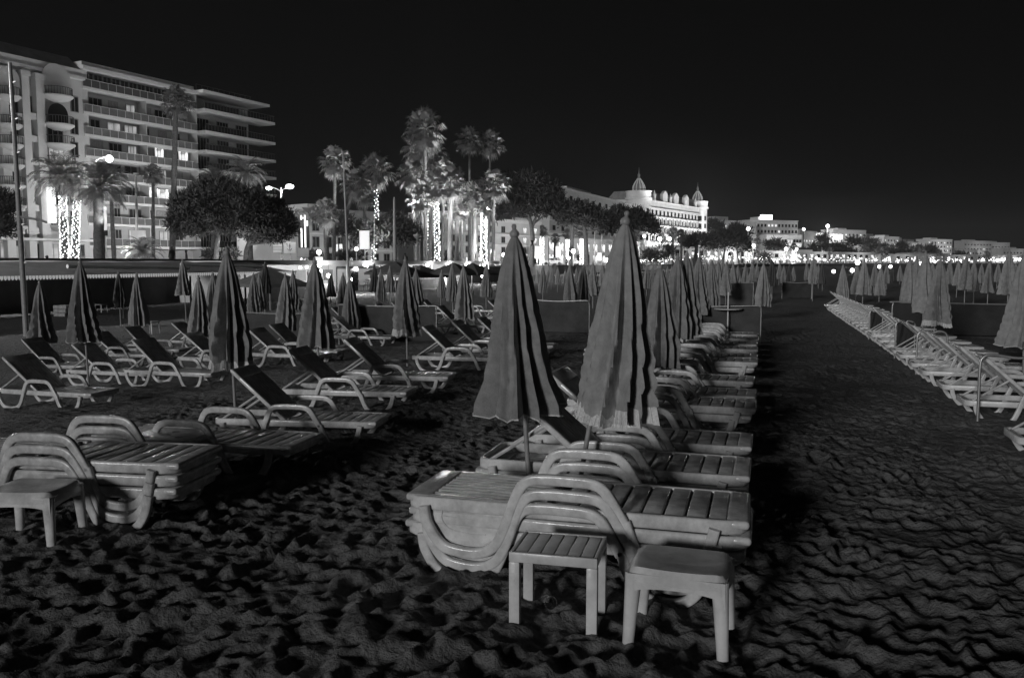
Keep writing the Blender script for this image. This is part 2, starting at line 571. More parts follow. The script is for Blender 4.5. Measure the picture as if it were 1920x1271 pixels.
# left stack and the rest of the second row
for k, lab in enumerate(['bottom white lounger of the left stack', 'middle white lounger of the left stack', 'top white lounger of the left stack, glossy slats, behind the stool']):
    lounger(-5.62, 4.72, -.03 + .082 * k, lab, G2, None, math.radians(7 + .5 * k), mt='plastic2')
SM = .87      # the loungers of the older rows are a shorter model
def by_head(px, py, label, group, ang=42, rz=0.0, mt='plastic'):
    "the near top corner of the raised backrest sits at this pixel"
    a = math.radians(ang)
    hz = SM * (.25 + .85 * math.sin(a))
    p = onground(px, py, hz)
    hx = SM * (.82 - .85 * math.cos(a))
    c, s = math.cos(rz), math.sin(rz)
    x = p.x - (hx * c - (-LW * SM) * s)
    y = p.y - (hx * s + (-LW * SM) * c)
    o = lounger(x, y, gz(x + .9, y) - .03, label, group, ang, rz, mt=mt)
    o.scale = (SM, SM, SM)
    return o
lounger(-5.58, 6.22, gz(-5, 6.2) - .03, 'white lounger with its back down between left stack and fringed parasol', G2, None, math.radians(3), mt='plastic2')
r_ = math.radians
for px, py, lab, rz in [(430, 692, 'white lounger with raised back under the fringed parasol', 9), (540, 655, 'white lounger with raised back behind the first raised one', 7),
                        (643, 636, 'white lounger with raised back right of the striped scalloped parasol', 7), (790, 612, 'white lounger with raised back right of the fringed middle parasol', 4),
                        (845, 602, 'white lounger with raised back under the parasol left of the big scalloped one', 3), (894, 596, 'white lounger half hidden behind the big scalloped parasol', 2)]:
    by_head(px, py, lab, G2, 42, r_(rz))
for px, py, lab in [(2, 676, 'white lounger with raised back cut by the left picture edge'), (132, 650, 'white lounger under the tall dark parasol in the third row'),
                    (245, 643, 'white lounger with glinting slats in the third row'), (342, 630, 'white lounger behind the slim parasol in the third row'),
                    (463, 622, 'white lounger peeping out right of the fringed parasol, third row'), (503, 613, 'white lounger under the slim pale-edged parasol'),
                    (623, 598, 'white lounger with raised back left of the rolled dark bundle'), (818, 577, 'small white lounger left of the pale canvas, third row'),
                    (914, 566, 'small white lounger farthest back in the third row')]:
    by_head(px, py, lab, G3, R.choice([42, 42, 38]), r_(R.uniform(-1, 3)))
for px, py, lab in [(38, 636, 'white lounger under the leftmost parasol, fourth row'), (170, 624, 'white lounger glimpsed behind the dark parasol, fourth row'),
                    (232, 613, 'white lounger under the slender pale parasol, fourth row'), (320, 605, 'white lounger in deep shade, fourth row'),
                    (620, 577, 'small lounger before the lit terrace, leftmost of its row'), (668, 576, 'small lounger before the lit terrace, second of its row'),
                    (702, 570, 'small lounger before the lit terrace, third of its row'), (733, 568, 'small lounger before the lit terrace, fourth of its row'),
                    (790, 563, 'small lounger before the lit terrace, fifth of its row'), (858, 560, 'small lounger before the lit terrace, sixth of its row')]:
    by_head(px, py, lab, G4, R.choice([42, 42, 38]), r_(R.uniform(-2, 3)), mt='plastic2')
# right-hand row: a tight line of loungers, backs raised
def yhead(px, py):
    return onz(px, py, .72).y
ys_ = [8.6] + sorted(yhead(*p) + LW for p in [(1858, 669), (1818, 649), (1772, 631), (1752, 621), (1726, 610), (1708, 604), (1688, 597), (1672, 591), (1658, 584)])
ys_ += [20.2, 21.0, 22.0, 22.9, 23.9, 24.7, 25.5, 26.4, 27.3, 28.3, 29.4, 30.5, 31.7, 33.3]
for i, y in enumerate(ys_):
    nm = 'nearest white lounger' if i == 0 else '%s white lounger' % ORD[i] if i < len(ys_) - 1 else 'farthest white lounger'
    o = lounger(2.14 - .012 * max(0, y - 20), y, -.03, '%s in the tight row right of the aisle, back raised' % nm, GR, 42, math.radians(R.uniform(-.7, .7)), mt=R.choice(['plastic', 'plastic3']))
    o.scale = (SM, SM, SM)

# ------------------------------------------------------------------ side table and stools
t = thing('side_table', 'square white slatted plastic side table before the front stack', 'side table', (-.955, 3.985, -.03), r_(3))
hw, hd, hh = .213, .175, .405
for i, (sx, sy) in enumerate(((-1, -1), (1, -1), (1, 1), (-1, 1))):
    l = MB()
    x0, y0 = sx * (hw - .022), sy * (hd - .022)
    l.rbox(x0 - .03 * (sx > 0) - .022 * (sx < 0), x0 + .022 * (sx > 0) + .03 * (sx < 0), y0 - .022, y0 + .022, 0, hh - .049, .005, 2)
    l.build('leg', M['plastic3'], t, 40)
tp = MB()
for sy in (-1, 1):
    tp.rbox(-hw, hw, sy * hd - .02 * (sy > 0), sy * hd + .02 * (sy < 0), hh - .05, hh, .006, 2)
for sx in (-1, 1):
    tp.rbox(sx * hw - .02 * (sx > 0), sx * hw + .02 * (sx < 0), -hd + .022, hd - .022, hh - .05, hh - .001, .006, 2)
x = -hw + .024
for k in range(6):
    w = (2 * hw - .048 - .025) / 6
    tp.rbox(x, x + w, -hd + .022, hd - .022, hh - .016, hh - .003, .004, 2)
    x += w + .005
tp.build('tabletop', M['plastic3'], t, 40)

def stool(label, x, y, z, rz, tp_):
    t = thing('plastic_stool', label, 'stool', (x, y, z), rz, 'moulded plastic stools by the lounger stacks')
    h, a, b = .385, .246, .205
    # dished seat with rolled-down rim
    s = MB()
    nu, nv = 18, 14
    vs, fs = [], []
    for j in range(nv + 1):
        for i in range(nu + 1):
            u, v = -1 + 2 * i / nu, -1 + 2 * j / nv
            e = max(abs(u), abs(v))
            # squircle
            k = 1 - .10 * min(abs(u), abs(v)) ** 2
            dz = -.018 * (1 - u * u) * (1 - v * v) - .055 * sstep((e - .86) / .14)
            vs.append((a * u * k, b * v * k, h + dz))
    for j in range(nv):
        for i in range(nu):
            q = j * (nu + 1) + i
            fs.append((q, q + 1, q + nu + 2, q + nu + 1))
    o = len(vs)
    vs += [(p[0], p[1], p[2] - .012) for p in vs]
    fs += [tuple(i + o for i in f[::-1]) for f in fs]
    s.add(vs, fs)
    s.build('seat', tp_, t, 60)
    # arched aprons
    ap = MB()
    for sg in (-1, 1):
        arch = [(-a * .9, h - .03), (a * .9, h - .03), (a * .9, h - .15)] + [(a * .86 * math.cos(q), h - .15 + .06 * math.sin(q) ** .5) for q in np.linspace(.001, PI - .001, 15)] + [(-a * .9, h - .15)]
        ap.prism(arch, sg * b * .9 - .005, sg * b * .9 + .005)
        o0 = len(ap.v)
        arch = [(-b * .88, h - .03), (b * .88, h - .03), (b * .88, h - .15)] + [(b * .84 * math.cos(q), h - .15 + .06 * math.sin(q) ** .5) for q in np.linspace(.001, PI - .001, 15)] + [(-b * .88, h - .15)]
        ap.prism(arch, sg * a * .9 - .005, sg * a * .9 + .005)
        for i in range(o0, len(ap.v)):
            p = ap.v[i]
            ap.v[i] = (p[1], p[0], p[2])
    ap.build('apron', tp_, t, 40)
    for sx, sy in ((-1, -1), (1, -1), (1, 1), (-1, 1)):
        l = MB()
        secs = []
        for k in range(9):
            q = k / 8
            zz = (h - .035) * (1 - q)
            w = .043 - .016 * q ** .7
            ox, oy = a * .85 + .016 * q, b * .85 + .016 * q
            secs.append((sx * (ox - w * .35), sy * (oy - w * .35), zz, w))
        l.tube([(p[0], p[1], p[2]) for p in secs], [p[3] for p in secs], [p[3] * .75 for p in secs], n=10, up=(0, 1, 0))
        l.build('leg', tp_, t, 60)
    return t
stool('white moulded plastic stool right of the slatted side table', -.365, 4.0, -.03, r_(-2), M['plastic3'])
stool('shiny white plastic stool in front of the left stack', -4.42, 4.19, -.03, r_(14), M['plastic'])

# litter: a shiny cup lying under the side table
c = MB()
c.lathe([(.0, 0), (.026, 0), (.034, .085), (.031, .085), (.024, .006), (0, .006)], 14)
o = c.build('cup', M['tin'], None, 40)
p = onz(1022, 1122, .03)
o.location, o.rotation_euler = (p.x, p.y, .025), (r_(80), 0, r_(35))
tag(o, 'crumpled shiny cup lying on the sand under the side table', 'cup')

# flat folded lounger lying behind the left stack
def board():
    t = thing('folding_table', 'low square plastic table with holes behind the left stack', 'table', (0, 0, 0), 0)
    p = onground(318, 815, .33)
    t.location = (p.x, p.y, gz(p.x, p.y) - .03)
    t.rotation_euler = (0, 0, r_(8))
    b = MB()
    b.rbox(-.28, .28, -.28, .28, .34, .365, .012, 2)
    b.rbox(-.26, .26, -.26, .26, .30, .338, .008, 2)
    b.build('tabletop', M['plastic2'], t, 40)
    d = MB()
    for sx, sy in ((-.14, -.12), (.14, -.1), (0, .1), (-.02, -.02)):
        d.lathe([(0, .3665), (.035, .3665)], 12, sx, sy)
    d.build('hole', M['black'], t)
    for sx in (-1, 1):
        for sy in (-1, 1):
            MB().tube([(sx * .22, sy * .22, .31), (sx * .24, sy * .24, 0)], .022, .018, n=8).build('leg', M['plastic2'], t, 50)
board()

# ------------------------------------------------------------------ parasols, folded shut
CL = 1.25     # canopy length
def canopy(seed, style, half=.29):
    rr = random.Random(seed)
    N = 8
    ph = [rr.uniform(-.16, .16) for _ in range(N)]
    am = [rr.uniform(.45, 1.3) for _ in range(N)]
    nphi, nt = 96, 30
    prof = [(0, .012), (.03, .036), (.08, .066), (.2, .110), (.4, .163), (.6, .212), (.8, .256), (.93, half * .97), (1, half)]
    def rad(t):
        for (a, ra), (b, rb) in zip(prof, prof[1:]):
            if t <= b:
                return ra + (rb - ra) * (t - a) / (b - a)
        return half
    vs, fs = [], []
    tw = rr.uniform(-.35, .35)
    hl = [rr.uniform(-.03, .03) for _ in range(N)]
    def fold(q, t):
        q = (q + tw * t * t + .06 * math.sin(5 * t + seed) + .42 * math.sin(q + seed * 1.3) + .16 * math.sin(2 * q + seed * 2.1)) % (2 * PI)
        x = (q / (2 * PI)) * N
        k = int(x) % N
        u = (x - int(x)) * 2 - 1 + ph[k] * (1 - abs((x - int(x)) * 2 - 1))
        crest = (abs(u) ** 1.5)           # sharp ridges on the ribs, soft valleys between
        return 1 - min(.72, .60 * am[k]) * (1 - crest) * min(1, t * 2.2) + .05 * math.sin(3 * q + seed) * t + .04 * math.sin(13 * q + seed * 2 + 2 * t) * t * t + (.03 * math.sin(21 * q + 4 * t + seed) + .018 * math.sin(34 * q - 3 * t)) * t
    for i in range(nt + 1):
        t = i / nt
        for j in range(nphi):
            q = 2 * PI * j / nphi
            f = fold(q, t)
            r = rad(t) * f
            z = -CL * t
            if i == nt:
                z += (.045 * abs(math.sin(N * q / 2)) if style == 'scallop' else .012 * math.sin(5 * q + seed)) - .01 + hl[int((q / (2 * PI)) * N) % N] * math.sin(((q / (2 * PI)) * N % 1) * PI)
            lean = .02 * math.sin(seed * 1.7) * t * t
            vs.append((r * math.cos(q) + lean, r * math.sin(q), z))
    for i in range(nt):
        for j in range(nphi):
            fs.append((i * nphi + j, (i + 1) * nphi + j, (i + 1) * nphi + (j + 1) % nphi, i * nphi + (j + 1) % nphi))
    mb = MB().add(vs, fs)
    ring = [vs[nt * nphi + j] for j in range(nphi)]
    fr = None
    if style == 'fringe':
        fr = MB()
        for j in range(nphi):
            a, b = Vector(ring[j]), Vector(ring[(j + 1) % nphi])
            for s_ in range(2):
                p, q2 = a.lerp(b, s_ * .5 + .02), a.lerp(b, s_ * .5 + .49)
                o1 = Vector((p.x, p.y, 0)).normalized() * .009
                dz = Vector((0, 0, .004))
                L = .025 + rr.uniform(-.012, .010)
                fr.quad(p + o1 + Vector((0, 0, .085)) - o1 * 2, q2 - o1 + Vector((0, 0, .085)), q2 * 1 + o1 * 2 + Vector((0, 0, -L)), p + o1 * 2 + Vector((rr.uniform(-.004, .004), 0, -L)))
    elif style == 'scallop':
        fr = MB()
        fr.tube(ring, .006, n=5, closed=True)
    return mb, fr
CAN = {}
def parasol(px, ty, hy, label, style='plain', fab='fabric', seed=0, half=.29, lean=(0, 0), group='closed parasols among the loungers', d=None, detail=True):
    d = d or CL * 1606 / (hy - ty)
    top = dep(px, ty, d)
    key = (style, fab, seed % 6, half)
    if key not in CAN:
        mb, fr = canopy(seed % 6 + 1, style, half)
        CAN[key] = (mb.mesh('canopy', M[fab], 70), fr.mesh('fringe' if style == 'fringe' else 'piping', M['trim']) if fr else None)
    cm, fm = CAN[key]
    g = gz(top.x, top.y)
    lx, ly = math.radians(lean[0]), math.radians(lean[1])
    Hh = (top.z - g) / math.cos(lx)
    # lean[0]: top tips to the right of the base as seen from the front (about local y)
    t = thing('beach_parasol', label, 'parasol', (top.x - Hh * math.sin(lx), top.y, g - .05), 0, group)
    if lx == 0 and ly == 0:
        lx = math.radians(R.uniform(-2.6, 2.6))
        t.location.x = top.x - Hh * math.sin(lx)
    t.rotation_euler = (0, lx, 0)
    h = Hh + .05
    rz = (seed * 1.37) % (2 * PI)
    c = link('canopy', cm, t)
    c.location = (0, 0, h - .03)
    # the cloth hangs plumb from the leaning pole
    c.rotation_euler = (Matrix.Rotation(-lx * .8, 3, 'Y') @ Matrix.Rotation(rz, 3, 'Z')).to_euler()
    if fm:
        f = link(fm.name.split('.')[0], fm, c)
    pk = round(h, 1)
    if ('pole', pk) not in CAN:
        CAN['pole', pk] = MB().tube([(0, 0, 0), (0, 0, pk - .02)], .017, n=8).mesh('pole', M['pole'], 60)
    link('pole', CAN['pole', pk], t)
    if 'fin' not in CAN:
        CAN['fin'] = MB().lathe([(0, .045), (.014, .04), (.019, .025), (.012, .008), (.02, 0), (.032, -.012), (.036, -.03), (.030, -.045)], 12).mesh('finial', M['pole'], 60)
    fi = link('finial', CAN['fin'], t)
    fi.location = (0, 0, h)
    return t
P_ = parasol
P_(965, 432, 770, 'big closed parasol with scalloped hem, left of the two tall ones', 'scallop', 'fabric', 0, .355, (-3.5, 0))
P_(1172, 408, 770, 'tall closed parasol with pale fringed hem, leaning right', 'fringe', 'fabric2', 1, .285, (9.5, 0))
P_(1238, 497, 683, 'closed plain parasol just right of the tall fringed one', 'plain', 'fabric', 2, .26)
P_(1271, 480, 630, 'closed parasol second to the right of the tall fringed one', 'plain', 'fabric', 3, .27)
P_(1288, 474, 622, 'closed parasol in third place right of the tall fringed one', 'plain', 'fabric', 4, .27)
P_(1311, 480, 585, 'closed parasol in fourth place right of the tall fringed one', 'plain', 'fabric', 5, .29)
P_(1335, 488, 574, 'closed parasol in fifth place right of the tall fringed one', 'plain', 'fabric', 0, .27)
P_(425, 470, 683, 'large dark closed parasol with fringed hem over the near raised lounger', 'fringe', 'fabric', 2, .26)
P_(590, 488, 650, 'closed parasol with scalloped hem before the brightest terrace lamp', 'scallop', 'fabric', 3, .29)
P_(150, 490, 638, 'tall closed parasol with a broad loose front fold', 'scallop', 'fabric', 4, .29, (0, 0))
P_(74, 528, 638, 'leftmost closed parasol, pale on its left side', 'plain', 'fabric', 5, .33)
P_(256, 514, 607, 'slender closed parasol with pale left side below the scalloped awning', 'plain', 'fabric2', 0, .27)
P_(372, 520, 640, 'closed parasol just left of the large dark fringed one', 'plain', 'fabric2', 1, .25)
P_(399, 512, 607, 'closed parasol half hidden behind the large dark fringed one', 'plain', 'fabric', 2, .25)
P_(535, 515, 616, 'closed parasol with pale edges left of the scalloped one', 'plain', 'fabric2', 3, .25)
P_(475, 514, 585, 'dim closed parasol at the dark end of the awning, left of a pair', 'plain', 'fabric', 4, .25)
P_(486, 514, 576, 'dim closed parasol at the dark end of the awning, right of a pair', 'plain', 'fabric', 5, .25)
P_(549, 508, 578, 'small closed parasol right behind the pale-edged one', 'plain', 'fabric', 1, .25)
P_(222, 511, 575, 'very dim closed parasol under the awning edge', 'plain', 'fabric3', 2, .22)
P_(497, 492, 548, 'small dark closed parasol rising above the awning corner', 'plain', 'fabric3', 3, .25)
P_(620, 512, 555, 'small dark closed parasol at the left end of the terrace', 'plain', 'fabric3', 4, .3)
P_(643, 513, 578, 'closed parasol directly left of the flagpole on the beach', 'plain', 'fabric', 5, .22)
P_(656, 520, 617, 'closed parasol standing right at the foot of the flagpole', 'fringe', 'fabric', 0, .25)
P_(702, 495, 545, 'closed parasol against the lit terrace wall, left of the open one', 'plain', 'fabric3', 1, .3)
P_(714, 506, 564, 'closed parasol in front of the open terrace parasol', 'plain', 'fabric', 2, .24)
P_(731, 500, 546, 'closed parasol under the open terrace parasol', 'plain', 'fabric', 3, .28)
P_(760, 486, 622, 'closed parasol with fringed hem in the middle of the second row', 'fringe', 'fabric', 4, .26)
P_(780, 504, 578, 'closed parasol right behind the fringed middle one', 'plain', 'fabric', 5, .24)
P_(828, 507, 556, 'small closed parasol left of two terrace lamps', 'plain', 'fabric', 0, .25)
P_(848, 495, 562, 'closed parasol second from the right before the terrace lamps', 'plain', 'fabric', 1, .24)
P_(869, 498, 597, 'closed parasol with upturned hem left of the big scalloped one', 'scallop', 'fabric2', 2, .28)
P_(912, 496, 555, 'closed parasol right below the last terrace lamp', 'plain', 'fabric', 3, .24)
# the smaller ones between and beyond the two tall parasols
cl1 = [(1008, 506, 531, 2), (1018, 499, 547, 0), (1028, 505, 530, 0), (1035, 500, 528, 2), (1046, 501, 532, 2), (1060, 506, 530, 2), (1069, 495, 567, 1), (1081, 502, 528, 0), (1094, 497, 567, 0), (1101, 504, 540, 2), (1112, 492, 552, 0), (1130, 495, 535, 1), (1088, 505, 532, 0)]
for i, (x, a, b, s) in enumerate(sorted(cl1)):
    P_(x, a, b, 'closed parasol between the two tall ones, %s from the left there' % ORD[i], 'plain', ['fabric', 'fabric', 'fabric2'][s], i, .27 if b > 560 else .25)
cl2 = [(1213, 497, 540), (1224, 500, 532), (1347, 489, 548), (1355, 486, 530), (1362, 492, 552), (1375, 494, 545), (1398, 496, 543), (1384, 498, 530), (1297, 484, 560), (1325, 492, 545), (1341, 493, 535), (1260, 498, 530), (1252, 500, 528)]
for i, (x, a, b) in enumerate(sorted(cl2)):
    P_(x, a, b, 'distant closed parasol right of the tall fringed one, %s from the left' % ORD[i], 'plain', 'fabric', i + 2, .25)
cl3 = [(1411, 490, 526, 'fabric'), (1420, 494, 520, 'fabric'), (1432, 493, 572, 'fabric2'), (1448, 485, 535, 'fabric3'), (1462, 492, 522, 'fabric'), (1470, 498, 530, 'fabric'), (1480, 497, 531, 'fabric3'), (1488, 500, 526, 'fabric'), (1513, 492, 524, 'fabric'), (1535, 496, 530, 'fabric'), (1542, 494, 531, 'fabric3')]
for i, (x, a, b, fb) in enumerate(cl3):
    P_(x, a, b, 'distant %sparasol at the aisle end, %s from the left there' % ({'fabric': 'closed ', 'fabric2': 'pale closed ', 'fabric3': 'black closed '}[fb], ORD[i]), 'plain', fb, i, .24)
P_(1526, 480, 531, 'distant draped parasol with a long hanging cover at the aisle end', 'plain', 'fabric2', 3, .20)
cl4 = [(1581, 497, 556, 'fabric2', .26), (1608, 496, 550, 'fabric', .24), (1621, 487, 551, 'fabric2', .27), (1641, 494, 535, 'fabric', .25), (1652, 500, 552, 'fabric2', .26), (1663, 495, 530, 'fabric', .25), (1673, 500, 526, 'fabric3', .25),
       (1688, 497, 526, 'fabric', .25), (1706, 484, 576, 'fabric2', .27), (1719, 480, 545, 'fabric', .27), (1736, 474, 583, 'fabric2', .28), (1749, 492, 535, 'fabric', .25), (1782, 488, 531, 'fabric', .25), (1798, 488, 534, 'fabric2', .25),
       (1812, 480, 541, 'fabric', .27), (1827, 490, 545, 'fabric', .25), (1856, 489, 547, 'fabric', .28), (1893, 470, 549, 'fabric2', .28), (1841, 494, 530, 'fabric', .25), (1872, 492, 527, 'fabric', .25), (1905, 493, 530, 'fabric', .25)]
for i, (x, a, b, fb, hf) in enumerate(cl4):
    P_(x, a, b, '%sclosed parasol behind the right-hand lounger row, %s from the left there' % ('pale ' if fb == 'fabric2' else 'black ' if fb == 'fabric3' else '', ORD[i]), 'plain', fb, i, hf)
P_(1764, 483, 605, 'closed parasol with pale banded hem behind the right-hand loungers', 'fringe', 'fabric', 5, .29)
P_(1922, 474, 645, 'large closed parasol cut by the right picture edge', 'scallop', 'fabric2', 1, .31)
P_(342, 487, 552, 'closed parasol with a loose ragged cover before the awning', 'scallop', 'fabric2', 5, .30)

# ------------------------------------------------------------------ canvas windbreaks on tube frames
def windbreak(label, x0, x1, y, h, m='canvas', legs=True, sag=.03, canvas=True, z=None):
    g = gz((x0 + x1) / 2, y) if z is None else z
    t = thing('windbreak', label, 'windbreak', (x0, y, g - .1), 0, 'canvas windbreaks standing in the sand')
    w, H_ = x1 - x0, h + .1
    f = MB()
    f.tube(spline([(0, 0, 0), (0, 0, H_ * .5), (0, 0, H_ - .12), (.03, 0, H_ - .03), (.12, 0, H_), (w * .5, 0, H_ - sag), (w - .12, 0, H_), (w - .03, 0, H_ - .03), (w, 0, H_ - .12), (w, 0, H_ * .5), (w, 0, 0)], 5), .016, n=8, up=(0, 1, 0))
    f.build('frame', M['tube'], t, 60)
    if canvas:
        nu, nv = 24, 12
        vs, fs = [], []
        for j in range(nv + 1):
            for i in range(nu + 1):
                u, v = i / nu, j / nv
                b = .05 * math.sin(PI * u) * math.sin(PI * v) + .012 * math.sin(9 * u + 4 * v) + .01 * math.sin(17 * u - 7 * v)
                vs.append((.02 + u * (w - .04), b - .02, .13 + v * (H_ - .15 - sag * math.sin(PI * u))))
        for j in range(nv):
            for i in range(nu):
                q = j * (nu + 1) + i
                fs.append((q, q + 1, q + nu + 2, q + nu + 1))
        MB().add(vs, fs).build('canvas', M[m], t, 80)
    return t
windbreak('bare tube hoop of a windbreak at the second lounger right of the aisle', 2.22, 2.95, 10.28, .76, canvas=False)
for i, (y, xa, xb) in enumerate([(14.72, 2.27, 2.7), (17.14, 2.27, 2.6), (21.0, 2.22, 2.5)]):
    windbreak('%s windbreak between right-hand loungers, %s from the front' % ('bare tube' if i == 0 else 'dark canvas', ORD[i]), xa, xb, y, .68, canvas=i > 0)
windbreak('wide dark canvas windbreak behind the right-hand loungers, under the pale parasols', 2.9, 7.6, 22.6, .8)
windbreak('broad dark canvas screen across the far end of the aisle', onz(1466, 560, 0).x, 2.0, onz(1500, 560, 0).y, .80)
windbreak('long dark canvas windbreak in the right distance under the banded parasol', 5.2, 11.0, 20.5, 1.05)
p1, p2 = onz(1300, 640, 0), onz(1441, 640, 0)
windbreak('grey canvas windbreak with a crease at the end of the aisle loungers', -2.6, -.15, 19.6, .80, 'canvas2')
windbreak('grey canvas windbreak between the two tall parasols', onz(985, 632, -.1).x, onz(1108, 632, -.1).x, onz(1050, 632, -.1).y, .82, 'canvas2')
windbreak('grey canvas windbreak with a bright tube end left of the scalloped parasol', -13.0, -10.4, 18.5, .9, 'canvas2')
windbreak('pale canvas windbreak beside the rolled dark bundle', -10.2, -7.6, 19.0, .9, 'canvas2')
windbreak('small grey canvas windbreak beyond the aisle', -3.6, -.6, 36, .95, 'canvas2')

# round tray table clipped to a pole at the aisle end
p = onground(1365, 580, .72)
t = thing('tray_table', 'small round tray table on a pole at the far end of the aisle', 'tray table', (p.x, p.y, gz(p.x, p.y) - .1))
MB().tube([(0, 0, 0), (0, 0, 1.2)], .015, n=8).build('pole', M['white'], t)
MB().lathe([(0, .82), (.3, .82), (.31, .84), (.29, .84), (0, .83)], 20).build('tray', M['white'], t)

# a rolled dark bundle of mattress near the middle
b = MB()
pts = [(-.7, 0, .10), (-.4, .02, .22), (0, 0, .27), (.4, -.03, .2), (.75, 0, .08)]
b.tube(spline(pts, 6), [.12] * 25, [.16] * 25, n=12)
p = onground(712, 612)
o = b.build('mattress_roll', M['canvas'], None, 60)
o.location, o.rotation_euler = (p.x, p.y, gz(p.x, p.y) + .05), (0, 0, r_(-8))
tag(o, 'dark rolled-up mattress bundle lying among the loungers', 'mattress roll')

# dim low things on the dark sand under the awning
for i, (px, py, d, lab, k) in enumerate([(118, 592, 22, 'dim stack of low crates on the dark sand by the tall parasol', 0), (190, 585, 25, 'dim low table in the shade under the awning', 1), (283, 625, 17.5, 'dim white side table between fourth-row loungers', 1), (372, 600, 17, 'dim white side table behind the slim parasol', 1)]):
    p = onground(px, py)
    if k == 0:
        for q in range(3):
            t = thing('plastic_crate', ['bottom', 'middle', 'topmost'][q] + ' dim crate of the low stack beside the tall parasol', 'crate', (p.x, p.y, gz(p.x, p.y) - .02 + q * .17), .1 * q, 'crates stacked on the dark sand')
            c = MB()
            for s in (-1, 1):
                c.box(-.3, .3, s * .2 - .012, s * .2 + .012, 0, .15)
                c.box(s * .3 - .012, s * .3 + .012, -.187, .187, 0, .149)
            c.build('side', M['plastic2'], t)
            MB().box(-.287, .287, -.187, .187, .01, .03).build('bottom_panel', M['plastic2'], t)
    else:
        t = thing('side_table', lab, 'side table', (p.x, p.y, gz(p.x, p.y) - .03))
        MB().rbox(-.2, .2, -.2, .2, .37, .41, .012, 2).build('tabletop', M['plastic2'], t)
        for sx in (-1, 1):
            for sy in (-1, 1):
                MB().tube([(sx * .17, sy * .17, .37), (sx * .19, sy * .19, 0)], .02, n=6).build('leg', M['plastic2'], t)
# ------------------------------------------------------------------ promenade, hills
ZP = 1.2
def structure(o, label=None):
    return tag(o, label, None, None, 'structure')

edge = [Vector((-34, -30, 0)), Vector((-34, 60, 0)), Vector((-34, 112, 0))] + [dep(px, 495, d).xy.to_3d() for px, d in
        [(1010, 165), (1120, 215), (1230, 265), (1340, 320), (1450, 380), (1600, 470), (1760, 560), (1960, 680), (2300, 900)]]
edge = spline(edge, 4)
pv, pf = [], []
n_ = len(edge)
for i, p in enumerate(edge):
    t_ = (edge[min(i + 1, n_ - 1)] - edge[max(i - 1, 0)]).normalized()
    nrm = Vector((-t_.y, t_.x, 0))
    q = p + nrm * 700
    pv += [(p.x, p.y, ZP), (q.x, q.y, ZP)]
for i in range(n_ - 1):
    pf.append((2 * i, 2 * i + 2, 2 * i + 3, 2 * i + 1))
structure(MB().add(pv, pf).build('promenade', M['paving']), 'paved seafront promenade above the beach')
wv = MB()
for a, b in zip(edge, edge[1:]):
    wv.add([(a.x, a.y, -1.2), (b.x, b.y, -1.2), (b.x, b.y, ZP + .004), (a.x, a.y, ZP + .004)], [(0, 1, 2, 3)])
o = wv.build('seawall', M['wall'])
tag(o, 'low dark wall holding up the promenade along the back of the beach', 'wall')
cop = MB().tube([(p.x, p.y, ZP + .05) for p in edge], .22, .07, n=4, up=(0, 0, 1))
o2 = cop.build('coping', M['trimw'], o)
# far headland, hardly lighter than the sky
hv, hf = [], []
prof = [(1330, 478, 2), (1400, 470, 2), (1500, 447, 2), (1560, 436, 2), (1640, 444, 2), (1720, 456, 2), (1800, 466, 2), (1900, 474, 2), (2050, 480, 2), (2300, 484, 2)]
prof = [(px, py) for px, py, _ in prof]
for i, (px, py) in enumerate(prof):
    p = dep(px, py, 1500)
    q = dep(px, py, 1300)
    r = dep(px, py, 2000)
    hv += [(q.x, q.y, -2), (p.x, p.y, p.z), (r.x, r.y, -2)]
for i in range(len(prof) - 1):
    for j in range(2):
        hf.append((3 * i + j, 3 * i + 3 + j, 3 * i + 4 + j, 3 * i + 1 + j))
structure(MB().add(hv, hf).build('hills', M['hill'], None, 80), 'dark hills behind the far end of the bay')

# ------------------------------------------------------------------ buildings
class Facade:
    "a building front through two ground points; local x along it, -y towards the sea, z up from street level"
    def __init__(s, name, label, p0, p1, z0=ZP, cat='building', group=None):
        s.p0, s.p1, s.z0 = Vector((p0.x, p0.y, 0)), Vector((p1.x, p1.y, 0)), z0
        d = s.p1 - s.p0
        s.L = d.length
        s.u = d.normalized()
        s.root = thing(name, label, cat, (p0.x, p0.y, z0), math.atan2(d.y, d.x), group)
    def uv(s, px, py, off=0.0):
        "pixel -> (along, height) on the front plane moved off metres towards the sea"
        nrm = Vector((s.u.y, -s.u.x, 0))
        a, b = ray(px, py)
        dirv = Vector((a * CY - SY, a * SY + CY, 0))
        o = s.p0 + nrm * off
        # t*dirv = o + k*u
        det = dirv.x * -s.u.y + dirv.y * s.u.x
        t = (o.x * -s.u.y + o.y * s.u.x) / det
        hit = dirv * t
        return (hit - s.p0).dot(s.u), EYE + b * t - s.z0
    def part(s, name, mb, m, parent=None, smooth=False):
        return mb.build(name, m, parent or s.root, smooth)

